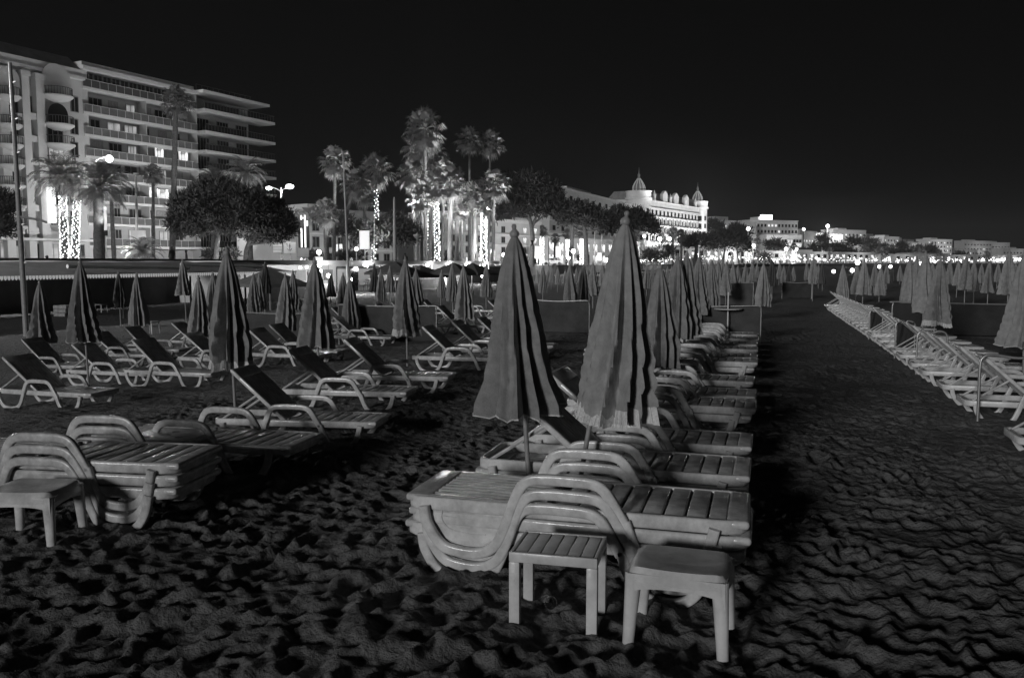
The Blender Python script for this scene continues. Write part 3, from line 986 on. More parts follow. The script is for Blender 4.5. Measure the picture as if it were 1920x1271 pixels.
WM = {}
def window(fc, u, z, w, h, m='glass', y=-.02, mull=1, fr='frame', name='window'):
    "a framed window standing 6 cm proud of the wall; its pane is a child"
    k = (round(w, 2), round(h, 2), mull, fr)
    if k not in WM:
        f = MB()
        t = min(.09, w * .1)
        f.box(-w / 2, w / 2, -.05, 0.02, 0, t).box(-w / 2, w / 2, -.05, 0.02, h - t, h)
        f.box(-w / 2, -w / 2 + t, -.05, 0.02, t, h - t).box(w / 2 - t, w / 2, -.05, 0.02, t, h - t)
        for i in range(mull):
            x = -w / 2 + w * (i + 1) / (mull + 1)
            f.box(x - t * .4, x + t * .4, -.045, 0.015, t, h - t)
        WM[k] = f.mesh('window', M[fr])
    k2 = ('pane', round(w, 2), round(h, 2), m)
    if k2 not in WM:
        WM[k2] = MB().quad((-w / 2 + .02, -.012, .02), (w / 2 - .02, -.012, .02), (w / 2 - .02, -.012, h - .02), (-w / 2 + .02, -.012, h - .02)).mesh('pane', M[m])
    f = link(name, WM[k], fc.root)
    f.location = (u, y, z)
    link('pane', WM[k2], f)
    return f

def flood(fc, u, out, z, energy, size=(4, 1), tiltdeg=35, rz=0.0):
    "a real floodlight bar standing before a front, aimed up at it"
    l = bpy.data.lights.new('floodlight', 'AREA')
    l.shape = 'RECTANGLE'
    l.size, l.size_y = size
    l.energy = energy
    o = link('floodlight', l)
    base = fc.p0 + fc.u * u + Vector((fc.u.y, -fc.u.x, 0)) * out
    o.location = (base.x, base.y, fc.z0 + z)
    nrm = Vector((-fc.u.y, fc.u.x, 0))
    d = nrm * math.cos(math.radians(tiltdeg)) + Vector((0, 0, 1)) * math.sin(math.radians(tiltdeg)) + fc.u * rz
    o.rotation_euler = d.to_track_quat('-Z', 'Y').to_euler()
    return o

# ---- A: the hotel with arched bays at the left edge
pA1 = dep(168, 487, 112)
pB1 = dep(500, 487, 141)
uu = (pB1 - pA1).xy.to_3d().normalized()
pA0 = pA1 - uu * 30
A = Facade('hotel', 'pale hotel with arched bays and tall pilasters at the left edge', pA0, pA1)
top = A.uv(165, 131)[1]
A.part('wall', MB().box(0, A.L - .02, 0, 14, 0, top - 1.6), M['stucco'])
A.part('cornice', MB().box(-.3, A.L, -.7, 14.2, top - 1.6, top - 1.2).box(-.2, A.L - .04, -.45, 14.1, top - 1.198, top - .3), M['trimw'])
rb = MB().prism([(0.0, 0), (14.5, 0), (12, 1.9), (2.6, 1.9)], 0, A.L - .1)
rb.v = [(p[1], p[0] - .2, p[2] + top - .298) for p in rb.v]
A.part('roof', rb, M['slate'])
FH = 3.05
zs = [A.uv(150, y)[1] for y in (132, 175, 217, 260, 303, 346, 389, 432)]
for px0, px1 in ((34, 48), (60, 76), (-8, 8)):
    u0, u1 = A.uv(px0, 200)[0], A.uv(px1, 200)[0]
    A.part('pilaster', MB().box(u0, u1, -.9, -.002, 0, top - 2.6).box(u0 - .12, u1 + .12, -1.05, -.002, top - 2.59, top - 2.0), M['trimw'])
for c_px, w_px in ((101, 24), (9, 20)):
    uc = A.uv(c_px, 200)[0]
    w2 = abs(A.uv(c_px + w_px, 200)[0] - uc) + .2
    # big arched gable above the bay
    g = [(uc - w2, 0)] + [(uc + w2 * math.cos(q), 2.0 + w2 * math.sin(q)) for q in np.linspace(PI, 0, 18)] + [(uc + w2, 0)]
    zg = A.uv(c_px, 182)[1]
    A.part('arch', MB().prism([(x, z + zg) for x, z in g], -.75, -.003), M['stucco'])
    g2 = [(uc - w2 * .68, 0)] + [(uc + w2 * .68 * math.cos(q), 1.1 + w2 * .68 * math.sin(q)) for q in np.linspace(PI, 0, 18)] + [(uc + w2 * .68, 0)]
    z2 = A.uv(c_px, 232)[1]
    A.part('arched_window', MB().prism([(x, z + z2) for x, z in g2], -.80, -.752), M['glass'])
    for k, y in enumerate((182, 235, 272, 310, 348, 386, 424)):
        z = A.uv(c_px, y)[1]
        prof = [(w2 * .2, z - .75), (w2 * .75, z - .45), (w2, z - .1), (w2, z + .05), (w2 * .96, z + .05), (w2 * .96, z - .02), (0, z - .02)]
        b = A.part('balcony', MB().lathe(prof, 16, uc, -.5, PI, 2 * PI), M['stucco'], None, 50)
        rl = MB()
        for q in np.linspace(PI, 2 * PI, 19):
            x, yv = uc + w2 * .95 * math.cos(q), -.5 + w2 * .95 * math.sin(q)
            rl.box(x - .02, x + .02, yv - .02, yv + .02, z + .05, z + .95)
        rl.tube([(uc + w2 * .95 * math.cos(q), -.5 + w2 * .95 * math.sin(q), z + .97) for q in np.linspace(PI, 2 * PI, 19)], .04, n=5)
        rl.build('railing', M['rail'], b)
        if y > 240:
            window(A, uc, z + .1, w2 * 1.1, 2.2, 'glass' if k % 3 else 'litdim', mull=2, name='balcony_door')
for px in (140, 54, 27):
    for k, y in enumerate((211, 253, 296, 339, 382, 425, 462)):
        u, z = A.uv(px, y)
        w_ = {140: 1.15, 54: 1.0, 27: 1.0}[px]
        window(A, u, z, w_, 2.0 if y < 440 else 1.5, 'glass', mull=1)
        if px != 140 and k < 6:
            A.part('balcony', MB().box(u - .8, u + .8, -.8, -.004, z - .9, z - .15), M['trimw'])
for px in (86,):
    u, z = A.uv(px, 418)
    h = A.uv(px, 352)[1] - z
    A.part('light_column', MB().rbox(u - .45, u + .45, -1.5, -1.1, z, z + h, .08, 2), M['tubelight'])
A.part('canopy', MB().box(2, A.L - 1, -2.4, -.004, 3.2, 3.5), M['trimw'])
for u in np.arange(16, A.L - 1.5, 3.1):
    window(A, u, .3, 1.9, 2.6, 'litdim' if int(u) % 2 else 'glass', mull=2, name='shop_window')

# ---- B: the long apartment block with continuous balconies
B = Facade('apartment_block', 'long pale apartment block with stacked continuous balconies and lit flats', pA1, pB1)
uM = B.uv(372, 300)[0]
topB = B.uv(170, 126)[1]
DEP = 1.7
B.part('wall', MB().box(.02, B.L - 1.6, DEP, 16, 0, topB - .5), M['stucco2'])
B.part('side_wall', MB().box(.015, 1.0, .3, DEP - .002, 0, topB - .5), M['stucco'])
B.part('roof', MB().box(0.01, uM + .1, -.35, 16.1, topB - .49, topB).box(.3, uM - .2, .3, 15, topB + .003, topB + .6), M['trimw'])
topB2 = B.uv(380, 180)[1]
ysl = (164, 210.5, 252, 292, 333, 375, 418, 460)
zsl = [B.uv(170, y)[1] for y in ysl]
B.part('roof', MB().box(uM + .12, B.L + .2, -1.3, 15.9, zsl[0] + 2.35, zsl[0] + 2.75), M['trimw'])
rf = MB()
for u in np.arange(uM + .5, B.L - 2, 1.1):
    rf.box(u - .02, u + .02, .5, .54, zsl[0] + 2.752, zsl[0] + 3.7)
rf.box(uM + .5, B.L - 2, .5, .55, zsl[0] + 3.7, zsl[0] + 3.78)
B.part('roof_railing', rf, M['rail'])
for k, z in enumerate(zsl):
    b = B.part('balcony', MB().box(.03, uM, -.05, DEP - .002, z - .32, z), M['trimw'])
    pr = MB().box(.08, uM - .05, -.03, .0, z + .003, z + .92)
    pr.build('parapet', M['parapet'] if k != 0 else M['rail'], b)
    hr = MB().box(.06, uM - .03, -.06, .04, z + .922, z + .98)
    for u in np.arange(.1, uM - .05, 1.25):
        hr.box(u - .03, u + .03, -.055, -.033, z + .01, z + .92)
    hr.build('handrail', M['stucco'], b)
    b = B.part('balcony', MB().box(uM + .02, B.L + 1.0, -1.6, DEP - .002, z - .42, z), M['trimw'])
    rl = MB()
    for u in np.arange(uM + .1, B.L + .95, .62):
        rl.box(u - .025, u + .025, -1.55, -1.50, z + .003, z + .93)
    rl.box(uM + .1, B.L + .95, -1.57, -1.48, z + .932, z + 1.0)
    for u in np.arange(-1.4, DEP - .2, .62):
        rl.box(B.L + .9, B.L + .95, u - .025, u + .025, z + .003, z + .93)
    rl.box(B.L + .88, B.L + .97, -1.478, DEP - .1, z + .933, z + 1.0)
    rl.build('railing', M['rail'], b)
    MB().box(uM + .12, B.L * .5 + uM * .5, -1.47, -1.44, z + .01, z + .9).build('glass_panel', M['glass'], b)
    if k:
        nw = 6
        for i in range(nw):
            u = 1.8 + (uM - 3) * (i + .5) / nw + R.uniform(-.3, .3)
            window(B, u, z + .05, R.choice([1.5, 2.1]), 2.25, R.choice(['glass', 'glass', 'glass', 'curtain', 'curtain', 'litdim']), y=DEP - .02, mull=R.choice([1, 2]))
        for i in range(3):
            u = uM + 1.4 + (B.L - 2.6 - uM) * (i + .3) / 2.8
            window(B, u, z + .05, 2.4, 2.25, 'glass', y=DEP - .02, mull=3)
    else:
        for i in range(12):
            u = 1.6 + (uM - 2.4) * (i + .5) / 12
            window(B, u, z + .05, 1.6, 2.2, 'glass', y=DEP - .02, mull=1)
for px, py, w_, m_ in [(298, 302, 1.7, 'lit'), (343, 308, 1.9, 'lit'), (276, 378, 1.6, 'lit'), (305, 381, 2.3, 'lit'), (302, 356, 1.4, 'litdim')]:
    u, z = B.uv(px, py, -DEP)
    window(B, u, z, w_, 2.1, m_, y=DEP - .09, mull=2, name='lit_window')
B.part('divider', MB().box(uM - .12, uM + .0, .05, DEP - .003, 0.01, zsl[0] + 2.3), M['stucco'])
for k, z in enumerate(zsl[1:]):
    B.part('divider', MB().box(uM * .52, uM * .52 + .1, .06, DEP - .004, z + .004, zsl[k] - .33), M['stucco'])

# ---- other buildings from a table
def block(name, label, px0, px1, ytop, d0, d1, floors, bays, wall='stucco2', lit=.12, roof=1.0, win=(1.3, 1.7), litm='lit', depth=14, ybase=487, cat='building', z0=ZP, balcony=True, fr='frame', group=None, first=0):
    F = Facade(name, label, dep(px0, ybase, d0), dep(px1, ybase, d1), z0, cat, group)
    H_ = F.uv(px0, ytop)[1]
    F.part('wall', MB().box(0, F.L, 0, depth, 0, H_ - .6), M[wall])
    F.part('roof', MB().box(-.3, F.L + .3, -.35, depth + .3, H_ - .598, H_).box(F.L * .2, F.L * .45, 2, depth - 2, H_ + .003, H_ + roof), M['trimw' if wall != 'stucco2' else 'stucco2'])
    fh = (H_ - 1) / floors
    for k in range(first, floors):
        if balcony and k:
            F.part('balcony', MB().box(.2, F.L - .2, -.7, -.003, k * fh - .1, k * fh + .1), M['trimw'])
        for i in range(bays):
            u = F.L * (i + .5) / bays
            window(F, u, k * fh + .35, win[0], min(win[1], fh - .7), litm if R.random() < lit else 'glass', mull=0 if d0 > 250 else 1, fr=fr)
    F.H = H_
    return F
# C: low villa behind the fan palms
C_ = block('villa', 'low pale villa with a sloping awning roof behind the fan palms', 556, 735, 392, 118, 132, 3, 8, 'stucco', .08)
C_.part('awning', (lambda b: b)(MB().add([(1, -2.5, C_.H - 1.6), (C_.L - 1, -2.5, C_.H - 1.6), (C_.L - 1, .0 - .01, C_.H + .3), (1, -.01, C_.H + .3), (1, -2.5, C_.H - 2.0), (C_.L - 1, -2.5, C_.H - 2.0)], [(0, 1, 2, 3), (4, 5, 1, 0)])), M['awning2'])
# D: arcaded front behind the palm grove
D_ = block('arcaded_building', 'pale building with lit ground floor behind the palm grove', 815, 1012, 402, 150, 178, 4, 9, 'stucco', .3, litm='lit2')
# shop row behind the pines
S1 = block('shop_row', 'bright row of shops under the umbrella pines', 985, 1200, 440, 200, 270, 2, 14, 'stone', .65, litm='lit2', win=(3.0, 3.2), balcony=False)
S2 = block('restaurant', 'low lit restaurant front right of the domed hotel', 1262, 1420, 462, 330, 400, 2, 12, 'stone', .6, litm='lit2', win=(3.4, 3.0), balcony=False)
S3 = block('shop_row', 'distant lit row of low shops beyond the aisle', 1420, 1640, 470, 430, 520, 2, 18, 'stucco', .6, litm='lit2', win=(3.6, 2.6), balcony=False)
S4 = block('shop_row', 'far lit row of low shops at the right', 1640, 1930, 476, 560, 700, 2, 20, 'stucco2', .5, litm='lit2', win=(4, 2.6), balcony=False)
# E: long flat-roofed hotel left of the domed one
E_ = block('flat_roofed_hotel', 'long pale flat-roofed hotel left of the domed one', 1030, 1192, 344, 300, 415, 7, 13, 'stucco', .03, win=(3.4, 1.9), roof=1.2, litm='litdim')
# ---- F: the grand hotel with two domes
Fq = Facade('grand_hotel', 'floodlit white grand hotel with two dark corner domes', dep(1204, 487, 430), dep(1316, 487, 505))
HF = Fq.uv(1226, 373)[1]
L = Fq.L
fl = [HF * k for k in (.0, .17, .335, .47, .60, .735, .87)]
Fq.part('wall', MB().box(0, L, 0, 22, 0, HF - 1.2), M['stone'])
rb = MB().prism([(0, 0), (22.4, 0), (18, 4.6), (3.2, 4.6)], 4, L - 4)
rb.v = [(p[1], p[0] - .2, p[2] + HF - .9) for p in rb.v]
Fq.part('roof', rb, M['slate'])
for k in (2, 3, 4, 5, 6):
    Fq.part('cornice', MB().box(3, L - 3, -1.5 if k < 6 else -.9, -.003, fl[k] - .5, fl[k] - .1), M['stone'])
Fq.part('cornice', MB().box(-.6, L + .6, -1.0, 22.5, HF - 1.198, HF - .9), M['stone'])
NB = 15
for i in range(NB):
    u = 4.5 + (L - 9) * (i + .5) / NB
    for k in range(6):
        h = (fl[k + 1] - fl[k]) * .62
        window(Fq, u, fl[k] + .5, 2.7, h, 'glass' if k else 'lit2', mull=0, fr='white')
for i in range(NB + 1):
    u = 4.5 + (L - 9) * i / NB
    Fq.part('pilaster', MB().box(u - .45, u + .45, -.7, -.004, 0.01, fl[5] - .55), M['stone'])
for i in (4, 7, 10):
    u = 4.5 + (L - 9) * (i + .5) / NB
    Fq.part('gable', MB().prism([(u - 3.2, HF - .89), (u + 3.2, HF - .89), (u + 3.2, HF + 3.2), (u + 1.6, HF + 4.3), (u, HF + 5), (u - 1.6, HF + 4.3), (u - 3.2, HF + 3.2)], -.6, 1.0), M['stone'])
rl = MB()
for i in range(NB):
    for k in (2, 3, 4):
        u = 4.5 + (L - 9) * (i + .5) / NB
        rl.box(u - 1.5, u + 1.5, -1.45, -1.40, fl[k] - .09, fl[k] + .8)
Fq.part('balustrade', rl, M['rail'])
for u, sc_ in ((1.5, 1.0), (L - 1.0, .95)):
    t_ = Fq.part('tower', MB().lathe([(6 * sc_, 0.01), (6 * sc_, HF * .47), (6.3 * sc_, HF * .48), (6 * sc_, HF * .49), (6 * sc_, HF - 1.4), (6.8 * sc_, HF - 1.1), (6.8 * sc_, HF - .2), (6.2 * sc_, HF), (6.2 * sc_, HF + 2.6), (6.6 * sc_, HF + 2.7), (6.6 * sc_, HF + 3.1), (0, HF + 3.1)], 28, u, 3), M['stone'], None, 40)
    for q in np.linspace(PI * 1.02, PI * 1.98, 6):
        for k in range(2, 6):
            w_ = MB().box(-.8, .8, -.06, .05, 0, 2.6).build('window', M['glass'], t_)
            w_.location = (u + 6.0 * sc_ * math.cos(q), 3 + 6.0 * sc_ * math.sin(q), fl[k] + .6)
            w_.rotation_euler = (0, 0, q + PI / 2)
    z = HF + 3.102
    dm = [(2.7, 0), (2.9, .6), (2.95, 1.4), (2.7, 2.6), (2.1, 3.9), (1.4, 5.0), (.9, 5.7), (.7, 6.2)]
    d_ = Fq.part('dome', MB().lathe([(r * sc_, z + h * sc_) for r, h in dm], 20, u, 3), M['slate'], None, 40)
    rb = MB()
    for q in np.linspace(0, 2 * PI, 11)[:-1]:
        rb.tube([(u + (r * sc_ + .12) * math.cos(q), 3 + (r * sc_ + .12) * math.sin(q), z + h * sc_) for r, h in dm], .22, n=5)
    rb.build('rib', M['stone'], d_)
    MB().lathe([(.8 * sc_, z + 6.2 * sc_), (1.0 * sc_, z + 6.4 * sc_), (.6 * sc_, z + 6.7 * sc_), (.6 * sc_, z + 7.7 * sc_), (.8 * sc_, z + 7.9 * sc_), (.45 * sc_, z + 8.6 * sc_), (.18 * sc_, z + 9.4 * sc_), (.05, z + 11.8 * sc_)], 12, u, 3).build('spire', M['slate'], d_, 40)
for px, h_ in ((1226, 4.4), (1256, 4.0), (1284, 4.0), (1303, 4)):
    u = Fq.uv(px, 380)[0]
    Fq.part('finial', MB().lathe([(.9, HF - .88), (.9, HF + 1.6), (1.1, HF + 1.8), (.5, HF + 3), (.1, HF + h_)], 8, u, -.2), M['stone'])
# ---- farther buildings
G_ = block('stepped_building', 'grey stepped building between the domed hotel and the one with a lit roof sign', 1326, 1416, 411, 600, 640, 7, 7, 'stucco2', .12, roof=2.5)
H1 = block('sign_topped_hotel', 'long floodlit hotel with a bright sign on its roof', 1404, 1494, 412, 650, 665, 7, 14, 'stone', .08, roof=2.4, win=(1.8, 2.2))
u0, u1 = H1.uv(1427, 404)[0], H1.uv(1449, 404)[0]
sg_ = H1.part('roof_sign', MB().box(u0, u1, .5, .9, H1.H + .4, H1.uv(1438, 403)[1]), M['lamp2'])
H2 = block('stepped_building', 'lower lit wing of the sign-topped hotel', 1436, 1502, 440, 640, 648, 4, 12, 'stone', .15, win=(1.8, 2.2))
far = [(1498, 1530, 432, 760, 3, 6, 'stucco2', .3), (1528, 1580, 438, 780, 4, 8, 'stone', .35), (1560, 1622, 430, 820, 6, 9, 'stucco2', .2), (1618, 1664, 441, 860, 5, 8, 'stucco2', .3),
       (1656, 1684, 443, 840, 6, 5, 'stucco', .12), (1676, 1712, 448, 900, 5, 6, 'stucco2', .08), (1708, 1744, 455, 900, 4, 7, 'stucco2', .25), (1738, 1784, 448, 950, 6, 8, 'stucco', .45),
       (1806, 1858, 451, 1100, 5, 9, 'stucco2', .10), (1852, 1892, 454, 1150, 4, 7, 'stucco2', .12), (1790, 1832, 467, 1000, 3, 8, 'stucco2', .1), (1880, 1940, 466, 1000, 3, 10, 'stucco2', .1)]
labs = ['small dim building just right of the sign-topped hotel', 'bright-topped floodlit building below the hill', 'tall grey apartment block right of the floodlit one', 'speckled apartment block in the middle of the far shore',
        'narrow pale block on the far shore', 'dim grey block behind the far pines', 'low dim building with a few lit windows on the far shore', 'terraced building with rows of lit floors on the far shore',
        'wide dark grey block standing alone at the right', 'dark grey block at the far right next to the wide one', 'low grey building in front of the wide dark block', 'low dark building at the right picture edge']
FB = []
for (a, b, yt, d, fl_, bays, wl, lt), lab in zip(far, labs):
    FB.append(block('apartment_building', lab, a, b, yt, d, d + 25, fl_, bays, wl, lt, win=(2.4, 1.9), roof=1.5, balcony=fl_ > 4, group='apartment buildings on the far shore'))
u0, u1 = FB[1].uv(1556, 440)[0], FB[1].uv(1578, 440)[0]
FB[1].part('lit_terrace', MB().box(FB[1].uv(1530, 440)[0], FB[1].uv(1541, 440)[0], -1, -.4, FB[1].H - 4, FB[1].H + .5).box(u0, u1, -1, -.4, FB[1].H - 4.5, FB[1].H), M['tubelight'])

# ---- floodlights on the fronts
for u, e in ((3, 330), (12, 330), (20, 330), (27, 330)):
    flood(A, u, 13, .3, e, (3, .5), 45)
for u, e in ((4, 420), (13, 420), (22, 420), (30, 520)):
    flood(B, u, 12, 3.5, e * 2.4, (4, .6), 40)
flood(C_, C_.L * .5, 10, 1, 300, (8, .6), 35)
flood(D_, D_.L * .5, 10, 1, 900, (14, .6), 35)
for k in (.15, .5, .85):
    flood(S1, S1.L * k, 12, 4.5, 600, (10, 1), 0)
    flood(S2, S2.L * k, 12, 4.5, 700, (10, 1), 0)
    flood(S3, S3.L * k, 14, 4.5, 1300, (14, 1), 0)
    flood(S4, S4.L * k, 16, 4.5, 1300, (20, 1), 0)
for k in (.1, .35, .6, .85):
    flood(E_, E_.L * k, 22, 12, 700, (10, 1), 28)
for k in (.06, .2, .35, .5, .65, .8, .95):
    flood(Fq, Fq.L * k, 7, .5, 4500, (7, .6), 62)
    flood(Fq, Fq.L * k, 26, 8, 4200, (7, .6), 30)
for u in (1.5, L - 1):
    flood(Fq, u - 2, 9, HF + 1.5, 900, (3, .5), 40)
flood(G_, G_.L * .5, 25, 8, 3500, (16, 1), 25)
flood(H1, H1.L * .25, 18, 4, 7000, (16, 1), 40)
flood(H1, H1.L * .75, 18, 4, 6000, (16, 1), 40)
for fb, e in zip(FB, (5000, 22000, 9000, 9000, 6000, 5000, 5000, 9000, 7000, 5000, 2500, 3000)):
    flood(fb, fb.L * .5, 22, 8, e * .5, (14, 1), 22)

# ------------------------------------------------------------------ beach restaurants along the wall
# left: closed up for the night under slack dark awnings
t = thing('beach_pavilion', 'dark closed beach pavilion under slack awnings edged with a pale dashed valance, painted glowing', 'pavilion', (-26, 20, -.6), PI / 2)
Y0, Y1 = 0.0, 23.0        # local x runs along the beach; local y goes landward
def slab(z0, z1, y0, y1, x0, x1, wav=.06, n=24):
    vs, fs = [], []
    for i in range(n + 1):
        x = x0 + (x1 - x0) * i / n
        s_ = wav * math.sin(i * 1.9) + wav * .6 * math.sin(i * .7 + 1)
        vs += [(x, y0, z0 + s_ * .3), (x, (y0 + y1) / 2, (z0 + z1) / 2 - .12 + s_), (x, y1, z1 + s_ * .4), (x, y0, z0 + s_ * .3 - .05), (x, y1, z1 - .05)]
    for i in range(n):
        a, b = 5 * i, 5 * i + 5
        fs += [(a, b, b + 1, a + 1), (a + 1, b + 1, b + 2, a + 2), (a + 3, b + 3, b, a), (a + 4, a + 3, b + 3, b + 4)]
    return MB().add(vs, fs)
slab(1.85, 2.38, 0, 3.2, Y0, Y1 + .5).build('awning', M['awning'], t, 60)
slab(2.36, 2.44, 3.21, 6.5, Y0, Y1 + 4, .03).build('roof', M['awning2'], t, 60)
MB().box(Y0, Y1 + 4, 6.6, 6.9, 2.3, 2.56).build('gutter', M['awning'], t)
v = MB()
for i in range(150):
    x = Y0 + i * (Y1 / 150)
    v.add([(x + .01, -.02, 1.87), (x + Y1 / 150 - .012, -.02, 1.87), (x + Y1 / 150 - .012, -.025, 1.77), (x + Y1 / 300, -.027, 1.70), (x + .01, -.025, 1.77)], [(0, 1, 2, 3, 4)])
v.build('glowing_valance', M['strip'], t)  # scalloped awning valance, glow painted into its material
for x in np.arange(1, Y1, 4.4):
    MB().tube([(x, .1, -.05), (x, .1, 1.85)], .05, n=8).build('post', M['wood'], t)
sp = MB()
sp.tube([(Y1 - 15, 1.2, 2.2), (Y1 - 9.4, -.3, 2.10)], .09, n=8)
sp.build('rolled_awning', M['white'], t)
MB().tube([(Y1 - 8, 1.2, 2.26), (Y1 - 3, -.2, 2.12)], .09, n=8).build('rolled_awning', M['white'], t)
pv_ = t

# middle: the lit beach bar
bx, by0, by1 = -32, 42.5, 92
t = thing('beach_bar', 'brightly lit open-fronted beach bar below the promenade', 'bar', (bx, by0, -.6), PI / 2)
Lb = by1 - by0
MB().box(0, Lb, 1.0, 1.2, 0, 2.3).build('back_wall', M['white'], t)
MB().box(0, .2, -2.2, .998, 0, 2.3).build('side_wall', M['white'], t)
MB().box(-.4, Lb + .4, -2.6, 1.4, 2.302, 2.44).box(-.4, Lb + .4, -2.7, -2.602, 2.2, 2.5).build('roof', M['trimw'], t)
MB().box(0, Lb, -2.6, .99, -.1, .02).build('floor', M['paving'], t)
for x in np.arange(3, Lb, 5.5):
    MB().tube([(x, -2.4, .02), (x, -2.4, 2.3)], .06, n=8).build('post', M['trimw'], t)
for xa, xb in ((3, 12), (20, 34)):
    MB().box(xa, xb, -2.5, -2.4, .02, .9).build('counter', M['wood'], t)
for i, x in enumerate(np.arange(5, Lb - 2, 4.1)):
    f = MB().box(x - .7, x + .7, .92, .998, 1.0, 1.8).build('menu_board', M['frame' if i % 2 else 'awning2'], t)
for i in range(3):
    x = 8 + i * 13
    MB().box(x, x + 1.3, .9, .998, .02, 2.05).build('doorway', M['glass'], t)
bar = t
lamps_bar = [(598, 497), (602, 508), (684, 496), (689, 499), (801, 497), (838, 495), (873, 495), (907, 496), (563, 502), (575, 501), (616, 517), (657, 524), (833, 521), (904, 518)]
for i, (px, py) in enumerate(lamps_bar):
    # lamps hang along the bar front
    a, b = ray(px, py)
    dv = Vector((a * CY - SY, a * SY + CY, 0))
    k = (bx + 2.4) / dv.x
    p = Vector((dv.x * k, dv.y * k, EYE + b * k))
    big = i in (0, 2, 4, 5, 6, 7, 10, 11, 12, 13)
    g = thing('hanging_lamp', 'glowing lamp at the front of the lit beach bar, %s from the left' % ORD[sorted(lamps_bar).index((px, py))], 'lamp', p, 0, 'lamps of the beach bar')
    MB().ball((0, 0, 0), .15 if big else .09, 12, 8).build('globe', M['lamp'], g, 60)
    MB().tube([(0, 0, .12), (0, 0, max(.2, 1.80 - p.z))], .012, n=5).build('cord', M['rail'], g)
    if big:
        l = bpy.data.lights.new('bar_lamp', 'POINT')
        l.energy = 220
        l.shadow_soft_size = .2
        lo = link('bar_lamp', l)
        lo.location = (p.x + .5, p.y, p.z - .35)
# open parasols of the bar terrace
def open_parasol(px, py, d, label, rad=1.9):
    p = dep(px, py, d)
    t = thing('open_parasol', label, 'parasol', (p.x, p.y, -.6), R.uniform(0, 1), 'open parasols of the bar terrace')
    h = p.z + .6
    m = MB()
    m.add([(0, 0, h)] + [(rad * math.cos(q), rad * math.sin(q), h - .75) for q in np.linspace(0, 2 * PI, 5)[:-1]], [(0, 1, 2), (0, 2, 3), (0, 3, 4), (0, 4, 1)])
    m.add([(rad * math.cos(q), rad * math.sin(q), h - .75) for q in np.linspace(0, 2 * PI, 5)[:-1]] + [(rad * math.cos(q), rad * math.sin(q), h - .9) for q in np.linspace(0, 2 * PI, 5)[:-1]], [(0, 1, 5, 4), (1, 2, 6, 5), (2, 3, 7, 6), (3, 0, 4, 7)])
    m.build('canopy', M['awning'], t)
    MB().tube([(0, 0, 0), (0, 0, h)], .04, n=8).build('pole', M['pole'], t)
open_parasol(741, 490, 58, 'dark open square parasol before the lit bar', 2.2)
open_parasol(789, 497, 62, 'dark open parasol right of the big square one', 2.2)
open_parasol(850, 492, 62, 'dark open parasol left of the last terrace lamps', 2.0)
open_parasol(886, 493, 64, 'dark open parasol at the right end of the bar', 2.0)
open_parasol(505, 503, 42, 'dark open parasol drooping at the end of the closed pavilion', 2.0)
# terrace chairs as dark outlines
def cafe(px, py, label, i):
    p = onz(px, py, -.6)
    t = thing('cafe_table', label, 'table', (p.x, p.y, -.6), R.uniform(0, 3), 'tables on the bar terrace')
    MB().lathe([(0, .74), (.42, .74), (.42, .77), (0, .77)], 16).build('tabletop', M['white'], t)
    MB().tube([(0, 0, 0), (0, 0, .74)], .04, n=6).build('leg', M['rail'], t)
    for q in (0, 2.1, 4.2):
        c = thing('cafe_chair', 'dark bent-tube chair by the %s terrace table from the left' % ORD[i], 'chair', (p.x + .8 * math.cos(q), p.y + .8 * math.sin(q), -.6), q + PI / 2, 'chairs on the bar terrace')
        MB().rbox(-.21, .21, -.2, .2, .44, .47, .01, 1).build('seat', M['rail'], c)
        b = MB()
        b.tube(spline([(-.2, -.2, .45), (-.2, -.22, .75), (-.1, -.23, .92), (.1, -.23, .92), (.2, -.22, .75), (.2, -.2, .45)], 4), .02, n=6, up=(0, 1, 0))
        b.build('backrest', M['rail'], c)
        for sx in (-.19, .19):
            for sy in (-.18, .18):
                MB().tube([(sx, sy, .44), (sx * 1.1, sy * 1.1, 0)], .015, n=5).build('leg', M['rail'], c)
for i, (px, py) in enumerate([(612, 546), (668, 545), (690, 545), (735, 542), (800, 538), (845, 537)]):
    cafe(px, py, 'round terrace table before the lit bar, %s from the left' % ORD[i], i)
# pergola frame before the bar
t = thing('pergola', 'dark flat pergola frame before the lit bar wall', 'pergola', (0, 0, -.6), 0)
c0, c1 = onz(632, 548, -.6), onz(735, 545, -.6)
d_ = (c1 - c0).xy.to_3d()
for k in (0, 1):
    p = c0 + d_ * k
    MB().tube([(p.x, p.y, 0), (p.x, p.y, 2.0)], .05, n=6).build('post', M['rail'], t)
for z in (1.9, 2.0):
    MB().tube([(c0.x, c0.y, z), (c1.x, c1.y, z)], .035, n=6).build('beam', M['rail'], t)
